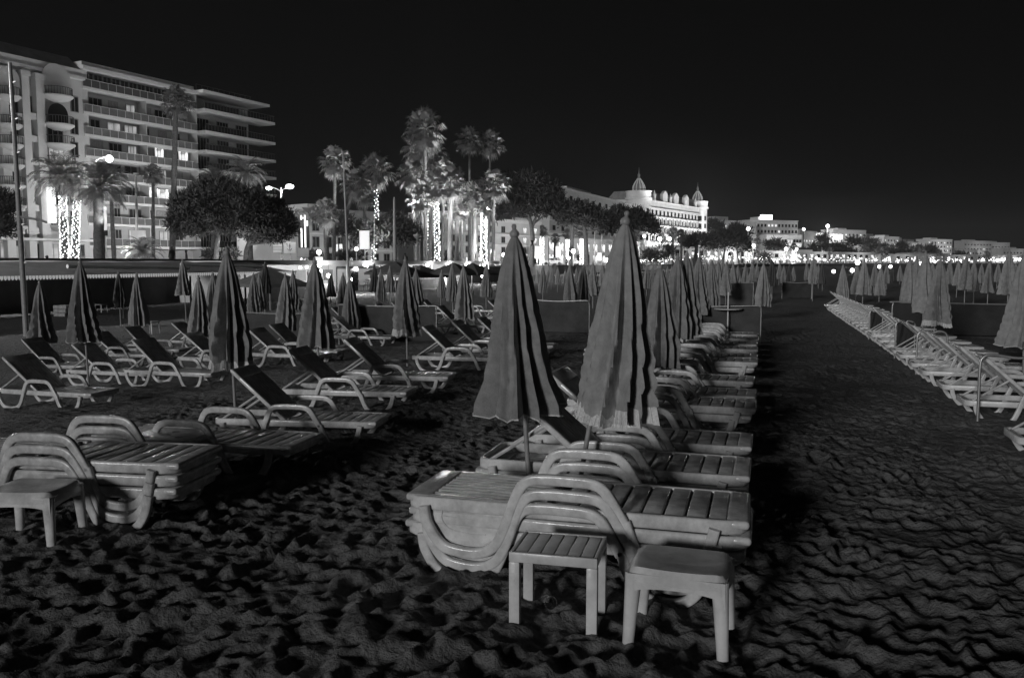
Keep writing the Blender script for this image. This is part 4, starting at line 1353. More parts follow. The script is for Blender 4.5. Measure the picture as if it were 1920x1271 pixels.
# ------------------------------------------------------------------ umbrella pines
def pine(label, blobs, d, trunks, tuft=.34, dens=1.0, name='pine_tree', cat='pine tree', m='needle', bare=True, group=None, seed=1, flat=.75):
    rr = random.Random(seed)
    base = dep(trunks[0][0][0] if trunks else blobs[0][0], 487, d)
    t = thing(name, label, cat, (base.x, base.y, ZP), 0, group)
    o = Vector((base.x, base.y, ZP))
    fwd = Vector((-SY, CY, 0))
    mb = MB()
    k = d / 1606
    cents = []
    for cx, cy, rx, ry in blobs:
        c = dep(cx, cy, d + rr.uniform(-.25, .25) * rx * k) - o
        a, b = rx * k, ry * k
        cents.append((c, a, b))
        # several tight clumps make up each bough
        nc = max(14, int(a * b * 20 / (tuft * 1.6) ** 2 * dens))
        for _ in range(nc):
            u = Vector((rr.gauss(0, 1), rr.gauss(0, 1), rr.gauss(0, 1))).normalized() * (rr.uniform(.55, 1.0))
            if u.z < -.45:
                u.z = -.45 * rr.random()
            cc = c + Vector((u.x * a, u.y * a * flat, u.z * b))
            cr = tuft * rr.uniform(1.0, 2.0)
            for _ in range(18):
                w = Vector((rr.gauss(0, 1), rr.gauss(0, 1), rr.gauss(0.35, 1))).normalized()
                p = cc + w * cr * rr.uniform(.3, 1)
                dr = (w + Vector((rr.gauss(0, .5), rr.gauss(0, .5), rr.gauss(.3, .4)))).normalized()
                sd = dr.cross(Vector((rr.gauss(0, 1), rr.gauss(0, 1), rr.gauss(0, 1)))).normalized()
                L, W = tuft * rr.uniform(.7, 1.3), tuft * rr.uniform(.12, .24)
                mb.add([p - sd * W, p + sd * W, p + dr * L + sd * W * .3, p + dr * L - sd * W * .3], [(0, 1, 2, 3)])
    cr_ = mb.build('crown', M[m], t)
    for tr in trunks:
        pts = [dep(x, y, d) - o for x, y in tr]
        pts[0].z = -.05
        wd = max(.14, .0035 * d)
        n = len(pts)
        sp = spline(pts, 5)
        tk = MB().tube(sp, [wd * (1 - .5 * i / (len(sp) - 1)) for i in range(len(sp))], n=10)
        tk = tk.build('trunk', M['bark'], t, 60)
        lm = MB()
        e = sp[-1]
        for c, a, b in cents:
            if (c - e).length < 9 * max(1, d / 90):
                st_ = sp[rr.randint(int(len(sp) * .6), len(sp) - 1)]
                mid = st_.lerp(c, .5) + Vector((rr.uniform(-.3, .3), rr.uniform(-.3, .3), rr.uniform(-.5, .1)))
                s2 = spline([st_, mid, c], 4)
                lm.tube(s2, [wd * (.42 - .3 * i / (len(s2) - 1)) for i in range(len(s2))], n=6)
        if lm.v:
            lm.build('branch', M['bark'], t, 60)
    return t
GP = 'umbrella pines along the promenade'
pine('dark round-crowned pine with two pale lit trunks before the apartment block', [(345, 398, 30, 36), (378, 378, 38, 34), (420, 366, 42, 28), (452, 388, 40, 36), (410, 408, 62, 30), (365, 425, 38, 24), (400, 352, 30, 16), (330, 420, 16, 20), (440, 425, 40, 20)], 72, [[(404, 487), (407, 460), (414, 425)], ], .30, 1.0, seed=3, group=GP)
pine('dark pine leaning right of the round-crowned one, under the double street lamp', [(490, 402, 40, 30), (520, 412, 32, 34), (540, 430, 16, 26), (480, 435, 42, 26), (505, 440, 40, 20), (470, 380, 24, 18)], 76, [[(460, 487), (463, 465), (478, 440)]], .30, 1.0, seed=4, group=GP)
pine('dark pine branch crown cut by the left picture edge', [(-18, 402, 40, 46), (10, 385, 22, 26), (5, 430, 22, 20), (-40, 380, 40, 40)], 58, [[(-45, 487), (-42, 430)]], .26, 1.0, seed=5, group=GP)
pine('tall umbrella pine with bare pale branches behind the big scalloped parasol', [(955, 352, 34, 22), (990, 345, 40, 20), (1025, 365, 30, 24), (985, 370, 50, 22), (1045, 388, 15, 18), (935, 372, 20, 24), (960, 395, 30, 16), (1010, 392, 34, 16), (930, 400, 14, 20)], 125, [[(997, 487), (998, 440), (992, 402)]], .5, 1.0, seed=6, group=GP)
pine('wide umbrella pine left of the tall fringed parasol', [(1070, 394, 24, 15), (1095, 400, 32, 17), (1122, 412, 28, 18), (1140, 428, 13, 14), (1085, 412, 36, 14), (1060, 410, 18, 14)], 165, [[(1100, 487), (1098, 450), (1094, 415)], [(1070, 487), (1074, 420)]], .62, 1.0, seed=7, group=GP)
pine('domed umbrella pine in front of the floodlit grand hotel', [(1160, 402, 22, 11), (1185, 408, 32, 15), (1210, 420, 22, 15), (1226, 434, 10, 11), (1175, 420, 34, 12)], 210, [[(1196, 487), (1190, 455), (1184, 425)]], .75, 1.0, seed=8, group=GP)
pine('low umbrella pine right of the grand hotel, left of two', [(1290, 455, 16, 10), (1308, 452, 22, 12), (1325, 460, 14, 9)], 300, [[(1304, 487), (1306, 460)]], .9, 1.2, seed=9, group=GP)
pine('broad umbrella pine right of the grand hotel, right of two', [(1340, 450, 18, 11), (1362, 446, 26, 12), (1385, 455, 20, 12), (1365, 460, 36, 9), (1400, 464, 8, 7)], 320, [[(1358, 487), (1362, 460)], [(1382, 487), (1378, 460)]], .95, 1.2, seed=10, group=GP)
for i, (bl, d, tx) in enumerate([([(1448, 459, 14, 8), (1464, 463, 12, 7)], 450, 1455), ([(1428, 481, 8, 4.5), (1437, 483, 9, 4)], 390, 1431), ([(1505, 475, 16, 8), (1522, 479, 12, 7)], 480, 1510),
                                 ([(1535, 466, 20, 6)], 540, 1536), ([(1572, 470, 20, 10), (1590, 476, 18, 8), (1606, 483, 10, 5)], 520, 1580), ([(1640, 468, 10, 8), (1652, 470, 14, 9)], 560, 1648),
                                 ([(1668, 474, 11, 6)], 600, 1667), ([(1692, 476, 15, 7)], 620, 1690), ([(1720, 470, 13, 8)], 640, 1719), ([(1745, 472, 14, 8), (1756, 478, 8, 5)], 660, 1746), ([(1800, 480, 10, 4.5)], 700, 1799),
                                 ([(1335, 424, 10, 11), (1350, 428, 8, 9)], 560, 1338), ([(1380, 432, 14, 12), (1396, 440, 10, 12)], 580, 1384), ([(1545, 450, 14, 8), (1600, 454, 14, 6)], 760, 1550), ([(1628, 456, 16, 6), (1690, 462, 12, 6)], 800, 1630)]):
    pine('distant umbrella pine on the far seafront, %s from the left' % ORD[[7, 1, 0, 8][0] if False else i], bl, d, [[(tx, 487), (tx + 1, bl[0][1])]], .0033 * d * .9, 1.0, seed=20 + i, group='distant pines along the bay')
shr = [(640, 425, 30, 22), (680, 440, 26, 24), (735, 428, 34, 30), (765, 440, 24, 28), (715, 445, 28, 24)]
pine('dark rounded evergreen behind the lit poster panel', shr[:2] , 98, [[(665, 487), (668, 450)]], .38, 1.0, seed=41, m='leaf', name='evergreen_tree', cat='evergreen tree')
pine('dark rounded evergreen beside the pole with a furled banner', shr[2:], 100, [[(742, 487), (742, 450)]], .38, 1.0, seed=42, m='leaf', name='evergreen_tree', cat='evergreen tree')
for i, (cx, cy, rx, ry, d) in enumerate([(435, 478, 10, 9, 74), (395, 480, 8, 7, 74), (590, 482, 18, 7, 92), (660, 482, 30, 7, 96), (845, 482, 20, 7, 120), (1225, 480, 22, 9, 250), (1248, 472, 14, 9, 255)]):
    pine('clipped low shrub on the promenade edge, %s from the left' % ORD[[1, 0, 2, 3, 4, 5, 6][i]], [(cx - rx * .4, cy, rx * .6, ry), (cx + rx * .4, cy, rx * .6, ry * .85)], d, [], .004 * d, 1.0, seed=50 + i, m='leaf', name='shrub', cat='shrub', group='shrubs on the promenade')

# ------------------------------------------------------------------ palms
def fan_crown(seed, n=44):
    rr = random.Random(seed)
    mb = MB()
    for i in range(n):
        az = i * 2.39996 + rr.uniform(-.2, .2)
        q = i / n
        el = math.radians(82 - 150 * q ** 1.05 + rr.uniform(-9, 9))
        dr = Vector((math.cos(az) * math.cos(el), math.sin(az) * math.cos(el), math.sin(el)))
        L = rr.uniform(.5, .62) * (1 if q < .8 else .85)
        sag = -.10 - .08 * math.cos(el)
        e = dr * L + Vector((0, 0, sag * .6))
        side = dr.cross(Vector((0, 0, 1)))
        side = side.normalized() if side.length > .05 else Vector((1, 0, 0))
        mb.tube([(0, 0, 0), dr * L * .5, e], [.014, .01, .008], n=4, caps=False)
        nrm = side.cross(dr).normalized()
        # the fan: pleated fingers with hanging tips
        for j in range(15):
            a = math.radians(-105 + 210 * j / 14)
            f = (dr * math.cos(a) + side * math.sin(a)).normalized()
            fl = .46 * (1 - .28 * abs(j - 7) / 7) * rr.uniform(.85, 1.1)
            w = .030
            wv = f.cross(nrm).normalized() * w
            m1 = e + f * fl * .55 + nrm * .02
            m2 = e + f * fl + Vector((0, 0, -.14 * rr.uniform(.6, 1.6)))
            mb.add([e - wv * .3, e + wv * .3, m1 + wv, m1 - wv, m2], [(0, 1, 2, 3), (3, 2, 4)])
    # skirt of dead leaves
    for i in range(40):
        az = rr.uniform(0, 2 * PI)
        r0 = .07
        a = Vector((r0 * math.cos(az), r0 * math.sin(az), -.1 - rr.uniform(0, .3)))
        b = a + Vector((.16 * math.cos(az), .16 * math.sin(az), -.38))
        s_ = Vector((-math.sin(az), math.cos(az), 0)) * .035
        mb.add([a - s_, a + s_, b + s_ * .5, b - s_ * .5], [(0, 1, 2, 3)])
    return mb
def date_crown(seed, n=46):
    rr = random.Random(seed)
    mb = MB()
    for i in range(n):
        az = i * 2.39996 + rr.uniform(-.2, .2)
        q = i / n
        el = math.radians(80 - 105 * q + rr.uniform(-8, 8))
        out = Vector((math.cos(az), math.sin(az), 0))
        L = rr.uniform(.95, 1.15)
        pts = []
        for k in range(9):
            s_ = k / 8
            e = el - math.radians(75) * s_ * s_ * (1.0 if el > -.3 else .5)
            if k == 0:
                p = Vector((0, 0, 0))
            else:
                p = pts[-1] + (out * math.cos(e) + Vector((0, 0, math.sin(e)))) * L / 8
            pts.append(p)
        mb.tube(pts, [.016 - .0015 * k for k in range(9)], n=4, caps=False)
        side = Vector((-math.sin(az), math.cos(az), 0))
        for k in range(20):
            s_ = .12 + .88 * k / 19
            f_ = s_ * 8
            i0 = min(7, int(f_))
            p = pts[i0].lerp(pts[i0 + 1], f_ - i0)
            tg = (pts[i0 + 1] - pts[i0]).normalized()
            ll = .30 * math.sin(PI * min(1, s_ * .8 + .18)) + .04
            for sg in (-1, 1):
                dv = (tg * .75 + side * sg * .75 + Vector((0, 0, .12 - .35 * s_))).normalized()
                w = tg * .013
                tip = p + dv * ll + Vector((0, 0, -.05 * rr.random()))
                mid = p + dv * ll * .5
                mb.add([p - w, p + w, mid + w * 1.2, mid - w * 1.2, tip], [(0, 1, 2, 3), (3, 2, 4)])
    return mb
FANS = [fan_crown(s).mesh('crown', M['frond']) for s in range(4)]
DATES = [date_crown(s).mesh('crown', M['frond']) for s in range(3)]
def bulbs_on(sp, rads, n, r, seed):
    rr = random.Random(seed)
    mb = MB()
    m = len(sp) - 1
    for i in range(n):
        s_ = i / n * m
        k = min(m - 1, int(s_))
        p = sp[k].lerp(sp[k + 1], s_ - k)
        q = i * 2.4 + rr.uniform(-.5, .5)
        rad = rads[k] + r * .6
        mb.octa((p.x + rad * math.cos(q), p.y + rad * math.sin(q), p.z), r)
    return mb
pcount = [0]
def palm(kind, label, bx, cx, cyp, d, rad, tr, lights=0, bend=0, by=487, lit=0, sq=1.0):
    "rad: crown radius in photo pixels; lights: bulbs wound round the trunk; lit: power of the uplight at its foot"
    b = dep(bx, by, d)
    c = dep(cx, cyp, d)
    t = thing('fan_palm' if kind == 'fan' else 'date_palm', label, 'palm tree', (b.x, b.y, ZP), 0, 'palm trees on the promenade')
    o = Vector((b.x, b.y, ZP))
    e = c - o
    mid = e * .5 + Vector((CY, SY, 0)) * bend
    sp = spline([Vector((0, 0, -.05)), mid, e], 8)
    rads = [tr * (1.12 - .3 * i / (len(sp) - 1)) * (1 + .05 * math.sin(i * 2.1)) for i in range(len(sp))]
    MB().tube(sp, rads, n=10).build('trunk', M['pbark'], t, 70)
    pcount[0] += 1
    k = pcount[0]
    cr = link('crown', (FANS[k % 4] if kind == 'fan' else DATES[k % 3]), t)
    s_ = rad * d / 1606
    cr.location = e
    cr.scale = (s_, s_, s_ * sq)
    cr.rotation_euler = (R.uniform(-.08, .08), R.uniform(-.08, .08), R.uniform(0, 6))
    if lights:
        bulbs_on(sp[:int(len(sp) * .86)], rads, lights, .0006 * d + .02, k).build('light_string', M['bulb'], t)
    if lit:
        k_ = 9 if lit >= 4000 else 5
        uplight(b.x + k_ * CY, b.y + k_ * SY - 3.5, ZP + .15, o + e, lit)
    return t
def uplight(x, y, z, target, energy, ang=34):
    l = bpy.data.lights.new('uplight', 'SPOT')
    l.energy = energy * 4.5
    l.spot_size = math.radians(ang)
    l.spot_blend = .6
    l.shadow_soft_size = .08
    o = link('uplight', l)
    o.location = (x, y, z)
    o.rotation_euler = (Vector(target) - Vector((x, y, z))).to_track_quat('-Z', 'Y').to_euler()
# left part
palm('date', 'big date palm with a thick ringed trunk under the left street lamp', 186, 184, 352, 62, 62, .38, lit=2600)
palm('date', 'date palm whose twin trunk is wrapped in bright string lights, left stem', 122, 116, 335, 66, 62, .26, 170, lit=2800)
palm('date', 'leaning stem wrapped in bright string lights beside its twin', 138, 146, 345, 67, 50, .24, 170, lit=1200)
palm('fan', 'tall palm with a ragged crown rising before the apartment block', 322, 330, 188, 88, 36, .30, lit=900)
palm('fan', 'slender dark palm left of the tall ragged one', 287, 287, 325, 80, 24, .16)
palm('date', 'thin palm with drooping fronds right of the thick-trunked date palm', 214, 207, 335, 75, 34, .18)
palm('date', 'date palm crown showing over the dark pine, lit from the lamp', 470, 462, 326, 92, 40, .3, lit=2200)
palm('date', 'dim date palm crown left of the lit one over the pine', 400, 402, 338, 96, 34, .3)
palm('date', 'young short palm in a bed by the white sign', 270, 268, 474, 60, 38, .12, lit=260)
# centre group
palm('fan', 'bright-crowned fan palm left of the beach flagpole', 626, 628, 302, 92, 37, .20, lit=4200)
palm('fan', 'fan palm with a curved trunk right of the beach flagpole', 650, 667, 345, 98, 37, .24, bend=-.8, lit=1200)
palm('fan', 'fan palm with string lights on its trunk near the poster', 698, 704, 318, 104, 41, .2, 70, bend=.3, lit=3000)
palm('fan', 'short fan palm left of the poster, trunk in the shade', 613, 610, 398, 88, 34, .26, lit=900)
palm('fan', 'tallest palm of the grove, crown high above the rest', 799, 796, 242, 112, 44, .24, lit=7000, sq=1.2)
palm('fan', 'tall palm just left of the tallest in the grove', 786, 786, 272, 114, 39, .22, lit=3500, sq=1.2)
palm('fan', 'middle-height palm at the left edge of the grove', 779, 772, 325, 108, 37, .24, lit=3200)
palm('fan', 'bright low palm in the middle of the grove', 820, 818, 348, 104, 37, .26, 110, lit=5200)
palm('fan', 'palm with a broad crown right of the middle of the grove', 843, 846, 342, 106, 41, .30, lit=3000)
palm('fan', 'tall slim palm standing free with a round crown, left of two', 880, 880, 262, 118, 32, .17, lit=5200)
palm('fan', 'tall slim palm standing free with a round crown, right of two', 917, 919, 268, 120, 32, .17, lit=4200)
palm('fan', 'shaded thick-trunked palm below the left slim one', 888, 890, 362, 114, 32, .28, lit=900)
palm('fan', 'palm with a grey crown below the right slim one', 924, 926, 345, 118, 37, .26, lit=2200)
palm('fan', 'short palm with trunk hidden in string lights at the right of the grove', 906, 908, 385, 112, 27, .34, 150, lit=900)
palm('fan', 'small dim palm between grove and pine', 866, 866, 378, 116, 29, .2, lit=1400)
palm('fan', 'palm behind the grove left of the lit shop fronts', 805, 806, 318, 120, 37, .2, 70, lit=2500)
palm('fan', 'pale bushy palm low in the left half of the grove', 792, 790, 372, 103, 34, .24, lit=3600)
palm('fan', 'palm hidden among the others at the centre of the grove', 829, 832, 322, 115, 36, .22, lit=3600)
palm('fan', 'tall palm crown just below the tallest one', 806, 808, 285, 117, 36, .22, lit=4200, sq=1.1)
palm('fan', 'low palm between the broad one and the small dim one', 856, 857, 392, 108, 30, .26, lit=2600)
palm('fan', 'dim fan palm between the curved trunk and the beach flagpole', 683, 684, 362, 100, 32, .22, lit=1200)
# by the grand hotel
for i, (bx, cx, cyp, d, rad, lights) in enumerate([(1016, 1016, 432, 190, 14, 110), (1066, 1064, 438, 205, 13, 110), (1091, 1091, 436, 215, 14, 110), (1040, 1041, 446, 200, 12, 0), (1190, 1190, 440, 250, 13, 0), (1262, 1262, 436, 280, 15, 0), (1278, 1277, 440, 285, 14, 0), (1240, 1240, 446, 275, 12, 60), (1420, 1420, 452, 400, 10, 0), (1488, 1488, 462, 430, 9, 40), (1556, 1556, 470, 480, 9, 0), (1620, 1620, 468, 520, 9, 0), (1762, 1762, 474, 600, 8, 0), (1850, 1850, 476, 640, 8, 0)]):
    palm('fan', '%s palm of the far promenade, %s from the left' % ('string-lit' if lights else 'dark', ORD[[1, 3, 4, 2, 5, 7, 8, 6, 9, 10, 11, 12, 13, 14][i] - 1]), bx, cx, cyp, d, rad, .2 + .0006 * d, lights)
# light behind the pines
def pointlight(px, py, d, e, r=.15):
    l = bpy.data.lights.new('street_or_fill_light', 'POINT')
    l.energy = e
    l.shadow_soft_size = r
    o = link('street_or_fill_light', l)
    o.location = dep(px, py, d)
for px, py, d, e in [(965, 465, 122, 500), (1030, 468, 140, 700), (1100, 470, 170, 2200), (1075, 470, 158, 1500), (1195, 470, 215, 3000), (1310, 478, 300, 3000), (1370, 478, 318, 3500), (400, 478, 69, 260), (465, 478, 72, 380), (1455, 480, 445, 4000), (1520, 482, 470, 4000), (1585, 484, 515, 5000), (1650, 484, 550, 5000), (1720, 484, 630, 5000), (830, 470, 104, 700), (890, 470, 112, 900), (700, 470, 96, 260), (560, 476, 86, 240), (20, 470, 60, 120)]:
    pointlight(px, py, d, e)

for px, py, d, e in [(800, 405, 106, 800), (845, 400, 104, 800), (880, 405, 110, 700), (775, 385, 104, 700), (915, 396, 114, 700), (820, 365, 108, 900)]:  # added fill lamps without fixtures, hung among the crowns to brighten the grove
    pointlight(px, py, d, e)
# a lamp of the same promenade row, just outside the picture at left
l_ = bpy.data.lights.new('street_or_fill_light', 'POINT')
l_.energy, l_.shadow_soft_size = 5500, .3
link('street_or_fill_light', l_).location = (-37, 24, 9.5)
# ------------------------------------------------------------------ street lamps, poles, signs
LAMPM = {}
def lamp(px, py, d, label, r=.25, power=0, group='street lamps along the promenade', arm=0, base=None, m='lamp'):
    p = dep(px, py, d)
    t = thing('street_lamp', label, 'street lamp', (p.x, p.y, ZP), YAW, group)
    h = p.z - ZP
    k = (round(r, 2), m)
    if k not in LAMPM:
        LAMPM[k] = MB().ball((0, 0, 0), r, 12, 8).mesh('globe', M[m], 60)
    g = link('globe', LAMPM[k], t)
    g.location = (0, 0, h)
    if h > .3:
        MB().tube([(arm, 0, 0), (arm, 0, h - r * .5 - .02)] if not arm else [(arm, 0, 0), (arm, 0, h - .4), (arm * .6, 0, h + .0), (0, 0, h + r * .9)], max(.05, .0006 * d), n=6).build('pole', M['tube'], t, 60)
    if power:
        l = bpy.data.lights.new('street_or_fill_light', 'POINT')
        l.energy = power
        l.shadow_soft_size = r
        lo = link('street_or_fill_light', l)
        lo.location = (p.x, p.y, p.z - r * 1.6)
    return t
lamp(205, 298, 66, 'bright street lamp among the date palm fronds at left', .27, 1000, arm=-1.3)
# the double lamp: two heads on one post
p = dep(527, 352, 80)
t = thing('street_lamp', 'twin-headed bright street lamp above the leaning dark pine', 'street lamp', (p.x, p.y, ZP), YAW, 'street lamps along the promenade')
MB().tube([(0, 0, 0), (0, 0, p.z - ZP)], .07, n=8).build('pole', M['tube'], t, 60)
for px, py, rr_, e in ((504, 353, .22, 500), (543, 350, .30, 900)):
    q = dep(px, py, 80)
    dx = (px - 527) * 80 / 1606
    MB().tube(spline([(0, 0, p.z - ZP - .3), (dx * .5, 0, p.z - ZP - .05), (dx, 0, q.z - ZP + .2)], 5), .04, n=6).build('arm', M['tube'], t, 60)
    MB().ball((dx, 0, q.z - ZP), rr_, 12, 8, (1.3, 1, .7)).build('lamp_head', M['lamp'], t, 60)
    l = bpy.data.lights.new('street_or_fill_light', 'POINT')
    l.energy, l.shadow_soft_size = e, .25
    lo = link('street_or_fill_light', l)
    lo.location = (q.x, q.y, q.z - .5)
lst = [(598, 473, 88, .24), (668, 467, 94, .2), (905, 402, 112, .24), (1075, 471, 160, .4), (1066, 484, 160, .3), (1017, 490, 150, .25), (945, 478, 118, .28), (1186, 437, 240, .35), (1208, 443, 250, .45), (1237, 448, 260, .6), (1255, 448, 265, .6), (1137, 488, 205, .5),
       (1403, 429, 380, .8), (1413, 461, 390, .85), (1474, 467, 430, .85), (1493, 467, 440, .85), (1507, 430, 700, 1.1), (1546, 488, 470, .7), (1563, 509, 120, .25), (1598, 507, 130, .3), (1608, 492, 300, .8), (1641, 488, 540, .8), (1649, 500, 180, .35), (1660, 488, 550, .8),
       (1670, 500, 190, .35), (1684, 490, 560, .9), (1716, 488, 580, .9), (1725, 494, 300, .6), (1740, 490, 600, 1.0), (1752, 491, 600, 1.0), (1777, 488, 620, .9), (1794, 488, 630, .9), (1801, 489, 630, .8), (1827, 488, 650, 1.0), (1843, 487, 650, .9), (1856, 487, 660, 1.1), (1870, 488, 660, 1.0),
       (1878, 487, 665, 1.0), (1886, 487, 670, 1.2), (1905, 486, 680, 1.1), (1912, 487, 680, 1.2), (1627, 486, 530, .7), (1580, 486, 500, .7), (1530, 484, 460, .6), (1450, 488, 400, .6), (1380, 484, 330, .5), (1335, 482, 310, .5), (1432, 489, 390, .5), (1700, 489, 570, .8), (1765, 489, 610, .8), (1812, 489, 640, .8)]
order = sorted(range(len(lst)), key=lambda i: lst[i][0])
def ordw(k):
    tens = ['', '', 'twenty', 'thirty', 'forty', 'fifty']
    n = k + 1
    if n <= 30:
        return ORD[k]
    u = n % 10
    return (tens[n // 10][:-1] + 'ieth') if u == 0 else tens[n // 10] + '-' + ORD[u - 1]
for rank, i in enumerate(order):
    px, py, d, r = lst[i]
    lamp(px, py, d, 'small glowing globe lamp, %s of the bay counted from the left' % ordw(rank), r, 1200 * (d / 120) if i in (2, 6, 9, 10, 13, 15, 20, 28) else 0, 'small globe lamps along the bay', m='lamp' if r * 1606 / d > 2.2 else 'lamp2')

lamp(1552, 424, 800, 'very bright floodlight mast on the hillside above the far bay', 1.6, 60000, 'hillside floodlights')

def pole(name, label, bx, by, tx, ty, d, r, m='pole', cat='pole', z0=None, knob=False):
    b, q = dep(bx, by, d), dep(tx, ty, d)
    g = gz(b.x, b.y) if z0 is None else z0
    t = thing(name, label, cat, (b.x, b.y, g - .1), 0)
    e = q - Vector((b.x, b.y, g - .1))
    MB().tube([(0, 0, 0), e * .5, e], [r * 1.2, r, r * .7], n=10).build('pole', M[m], t, 60)
    if knob:
        MB().ball(e + Vector((0, 0, r)), r * 1.6, 10, 6).build('finial', M[m], t, 60)
    return t, e
t, e = pole('flagpole', 'tall bare flagpole standing before the hotel at the left edge', 46, 556, 19, 118, 27, .075, 'pole', 'flagpole')
f = MB()
for k in (.28, .42, .55, .68, .8, .93):
    p = e * k
    f.tube([p + Vector((.07, 0, 0)), p + Vector((.16, .02, .03))], .02, n=5)
f.build('cleat', M['tube'], t)
MB().tube([e * .45, e * .45 + Vector((.9, -.1, -.12)), e * .45 + Vector((1.15, -.1, -.2))], .035, n=6).build('crossarm', M['pole'], t)
pole('flagpole', 'slim bare flagpole rising from the beach in front of the bar', 655, 522, 643, 288, 50, .058, 'pole', 'flagpole', knob=True)
t, e = pole('banner_pole', 'pole with a furled pale banner on the promenade', 739, 489, 739, 370, 84, .05, 'white', 'pole', ZP)
MB().lathe([(.05, 0), (.20, .1), (.16, 2.6), (.10, 5.9), (.05, 6.0)], 12).build('furled_banner', M['fabric2'], t, 50).location = (e.x, e.y, e.z - 6.1)
MB().lathe([(.06, 0), (.42, .35), (.40, .5), (.06, .55)], 12).build('bracket', M['pole'], t, 50).location = (e.x, e.y, e.z - 6.8)
t, e = pole('banner_pole', 'shorter pole with a dark bracket right of the furled banner', 782, 489, 782, 436, 88, .05, 'pole', 'pole', ZP)
MB().lathe([(.06, 0), (.40, .35), (.38, .5), (.06, .55)], 12).build('bracket', M['pole'], t, 50).location = (e.x, e.y, e.z - .7)
t, e = pole('mast', 'slim pale pole with a flat cap behind the young short palm', 257, 487, 255, 327, 64, .10, 'white', 'pole', ZP)
MB().lathe([(.0, .1), (.2, .08), (.2, -.05), (.0, -.06)], 12).build('cap', M['white'], t).location = e
pole('mast', 'thin mast between the poster and the lit-trunk palm', 701, 489, 702, 408, 97, .06, 'pole', 'pole', ZP)
pole('mast', 'thin mast in front of the wide umbrella pine, right one', 1129, 489, 1128, 428, 175, .07, 'pole', 'pole', ZP)
pole('mast', 'thin mast in front of the wide umbrella pine, left one', 1115, 489, 1115, 432, 175, .08, 'pole', 'pole', ZP)
pole('mast', 'thin dark post with a lit top before the shops', 1029, 489, 1029, 446, 158, .10, 'rail', 'pole', ZP)

def panel(name, label, px0, px1, py0, py1, d, m, frame=None, posts=(), cat='sign', rz=0.0, th_=.08):
    "upright sign facing the beach"
    cx = (px0 + px1) / 2
    b = dep(cx, 487, d)
    t = thing(name, label, cat, (b.x, b.y, ZP), YAW + rz)
    k = d / 1606
    w = (px1 - px0) * k / 2
    z0, z1 = dep(cx, py1, d).z - ZP, dep(cx, py0, d).z - ZP
    if frame:
        MB().rbox(-w - .06, w + .06, .0, th_, z0 - .06, z1 + .06, .02, 1).build('frame', M[frame], t)
        MB().box(-w, w, -.012, -.003, z0, z1).build('panel', M[m], t)
    else:
        MB().rbox(-w, w, 0, th_, z0, z1, .02, 1).build('panel', M[m], t)
    for x in posts:
        MB().tube([((x - cx) * k, th_ + .05, 0), ((x - cx) * k, th_ + .05, z0 + .3)], .06, n=8).build('post', M['white'], t)
    return t, k, w, z0, z1, cx
t, k, w, z0, z1, cx = panel('illuminated_sign', 'tall black sign with two glowing vertical bars right of the dark pine', 560, 581, 398, 466, 86, 'black', None, (565, 577))
for x0, ya, yb in ((566.5, 428, 464), (573.5, 404, 464)):
    MB().box((x0 - cx) * k - .07, (x0 - cx) * k + .07, -.05, -.006, dep(cx, yb, 86).z - ZP, dep(cx, ya, 86).z - ZP).build('light_bar', M['tubelight'], t)
for x0, ya, yb, ww in ((566.5, 404, 412, .07), (577.5, 414, 424, .07), (570, 408, 409.5, .2)):
    MB().box((x0 - cx) * k - ww, (x0 - cx) * k + ww, -.05, -.007, dep(cx, yb, 86).z - ZP, dep(cx, ya, 86).z - ZP).build('light_bar', M['tubelight'], t)
t, k, w, z0, z1, cx = panel('direction_sign', 'white direction board with stacked name strips under the leaning pine', 512, 531, 459, 474, 82, 'white', None, (527,))
for y in (463, 467.5):
    MB().box(-w + .03, w - .03, -.012, -.004, dep(cx, y + .7, 82).z - ZP, dep(cx, y, 82).z - ZP).build('strip_line', M['frame'], t)
t, k, w, z0, z1, cx = panel('harbour_sign', 'white stepped sign with an anchor emblem left of the black lit sign', 532, 555, 454, 475, 82, 'white', None, (544,))
MB().rbox(w - .42, w - .02, .005, .075, z1 - .05, z1 + .65, .02, 1).build('raised_corner', M['white'], t)
MB().lathe([(.0, .0), (.09, .0)], 10).build('dot', M['black'], t).location = (w - .22, -.004, z1 + .45)
t.children[-1].rotation_euler = (PI / 2, 0, 0)
a = MB()
zc = (z0 + z1) / 2
a.box(-.022, .022, -.02, -.004, zc - .22, zc + .26).box(-.10, .10, -.02, -.004, zc + .12, zc + .16)
a.tube([(.2 * math.cos(q), -.012, zc - .05 + .2 * math.sin(q)) for q in np.linspace(PI * 1.05, PI * 1.95, 12)], .022, n=5, up=(0, 1, 0))
a.tube([(.05 * math.cos(q), -.012, zc + .3 + .05 * math.sin(q)) for q in np.linspace(0, 2 * PI, 11)[:-1]], .015, n=5, closed=True, up=(0, 1, 0))
a.build('anchor_emblem', M['black'], t)
panel('notice_board', 'grey notice board below the black lit sign', 558, 579, 466, 482, 83, 'stucco2', 'frame', (561, 576))
panel('poster_panel', 'large glowing white poster panel in a frame between the palms', 675, 693, 433, 467, 94, 'poster', 'pole', (684,))
panel('lit_kiosk', 'small kiosk with glowing white openings left of the poster, wider one', 637, 650, 458, 475, 99, 'poster', 'frame', (643,), 'kiosk')
panel('lit_kiosk', 'small kiosk with a glowing white opening left of the poster, narrower one', 627, 634, 458, 472, 99, 'poster', 'frame', (630,), 'kiosk')
panel('light_box', 'low glowing light box over the scalloped parasol', 591, 605, 482, 489, 66, 'poster', 'frame', (), 'sign')
panel('advertising_column', 'pale tall banner behind the thick palm trunk', 193, 203, 388, 432, 68, 'white', None, (198,))
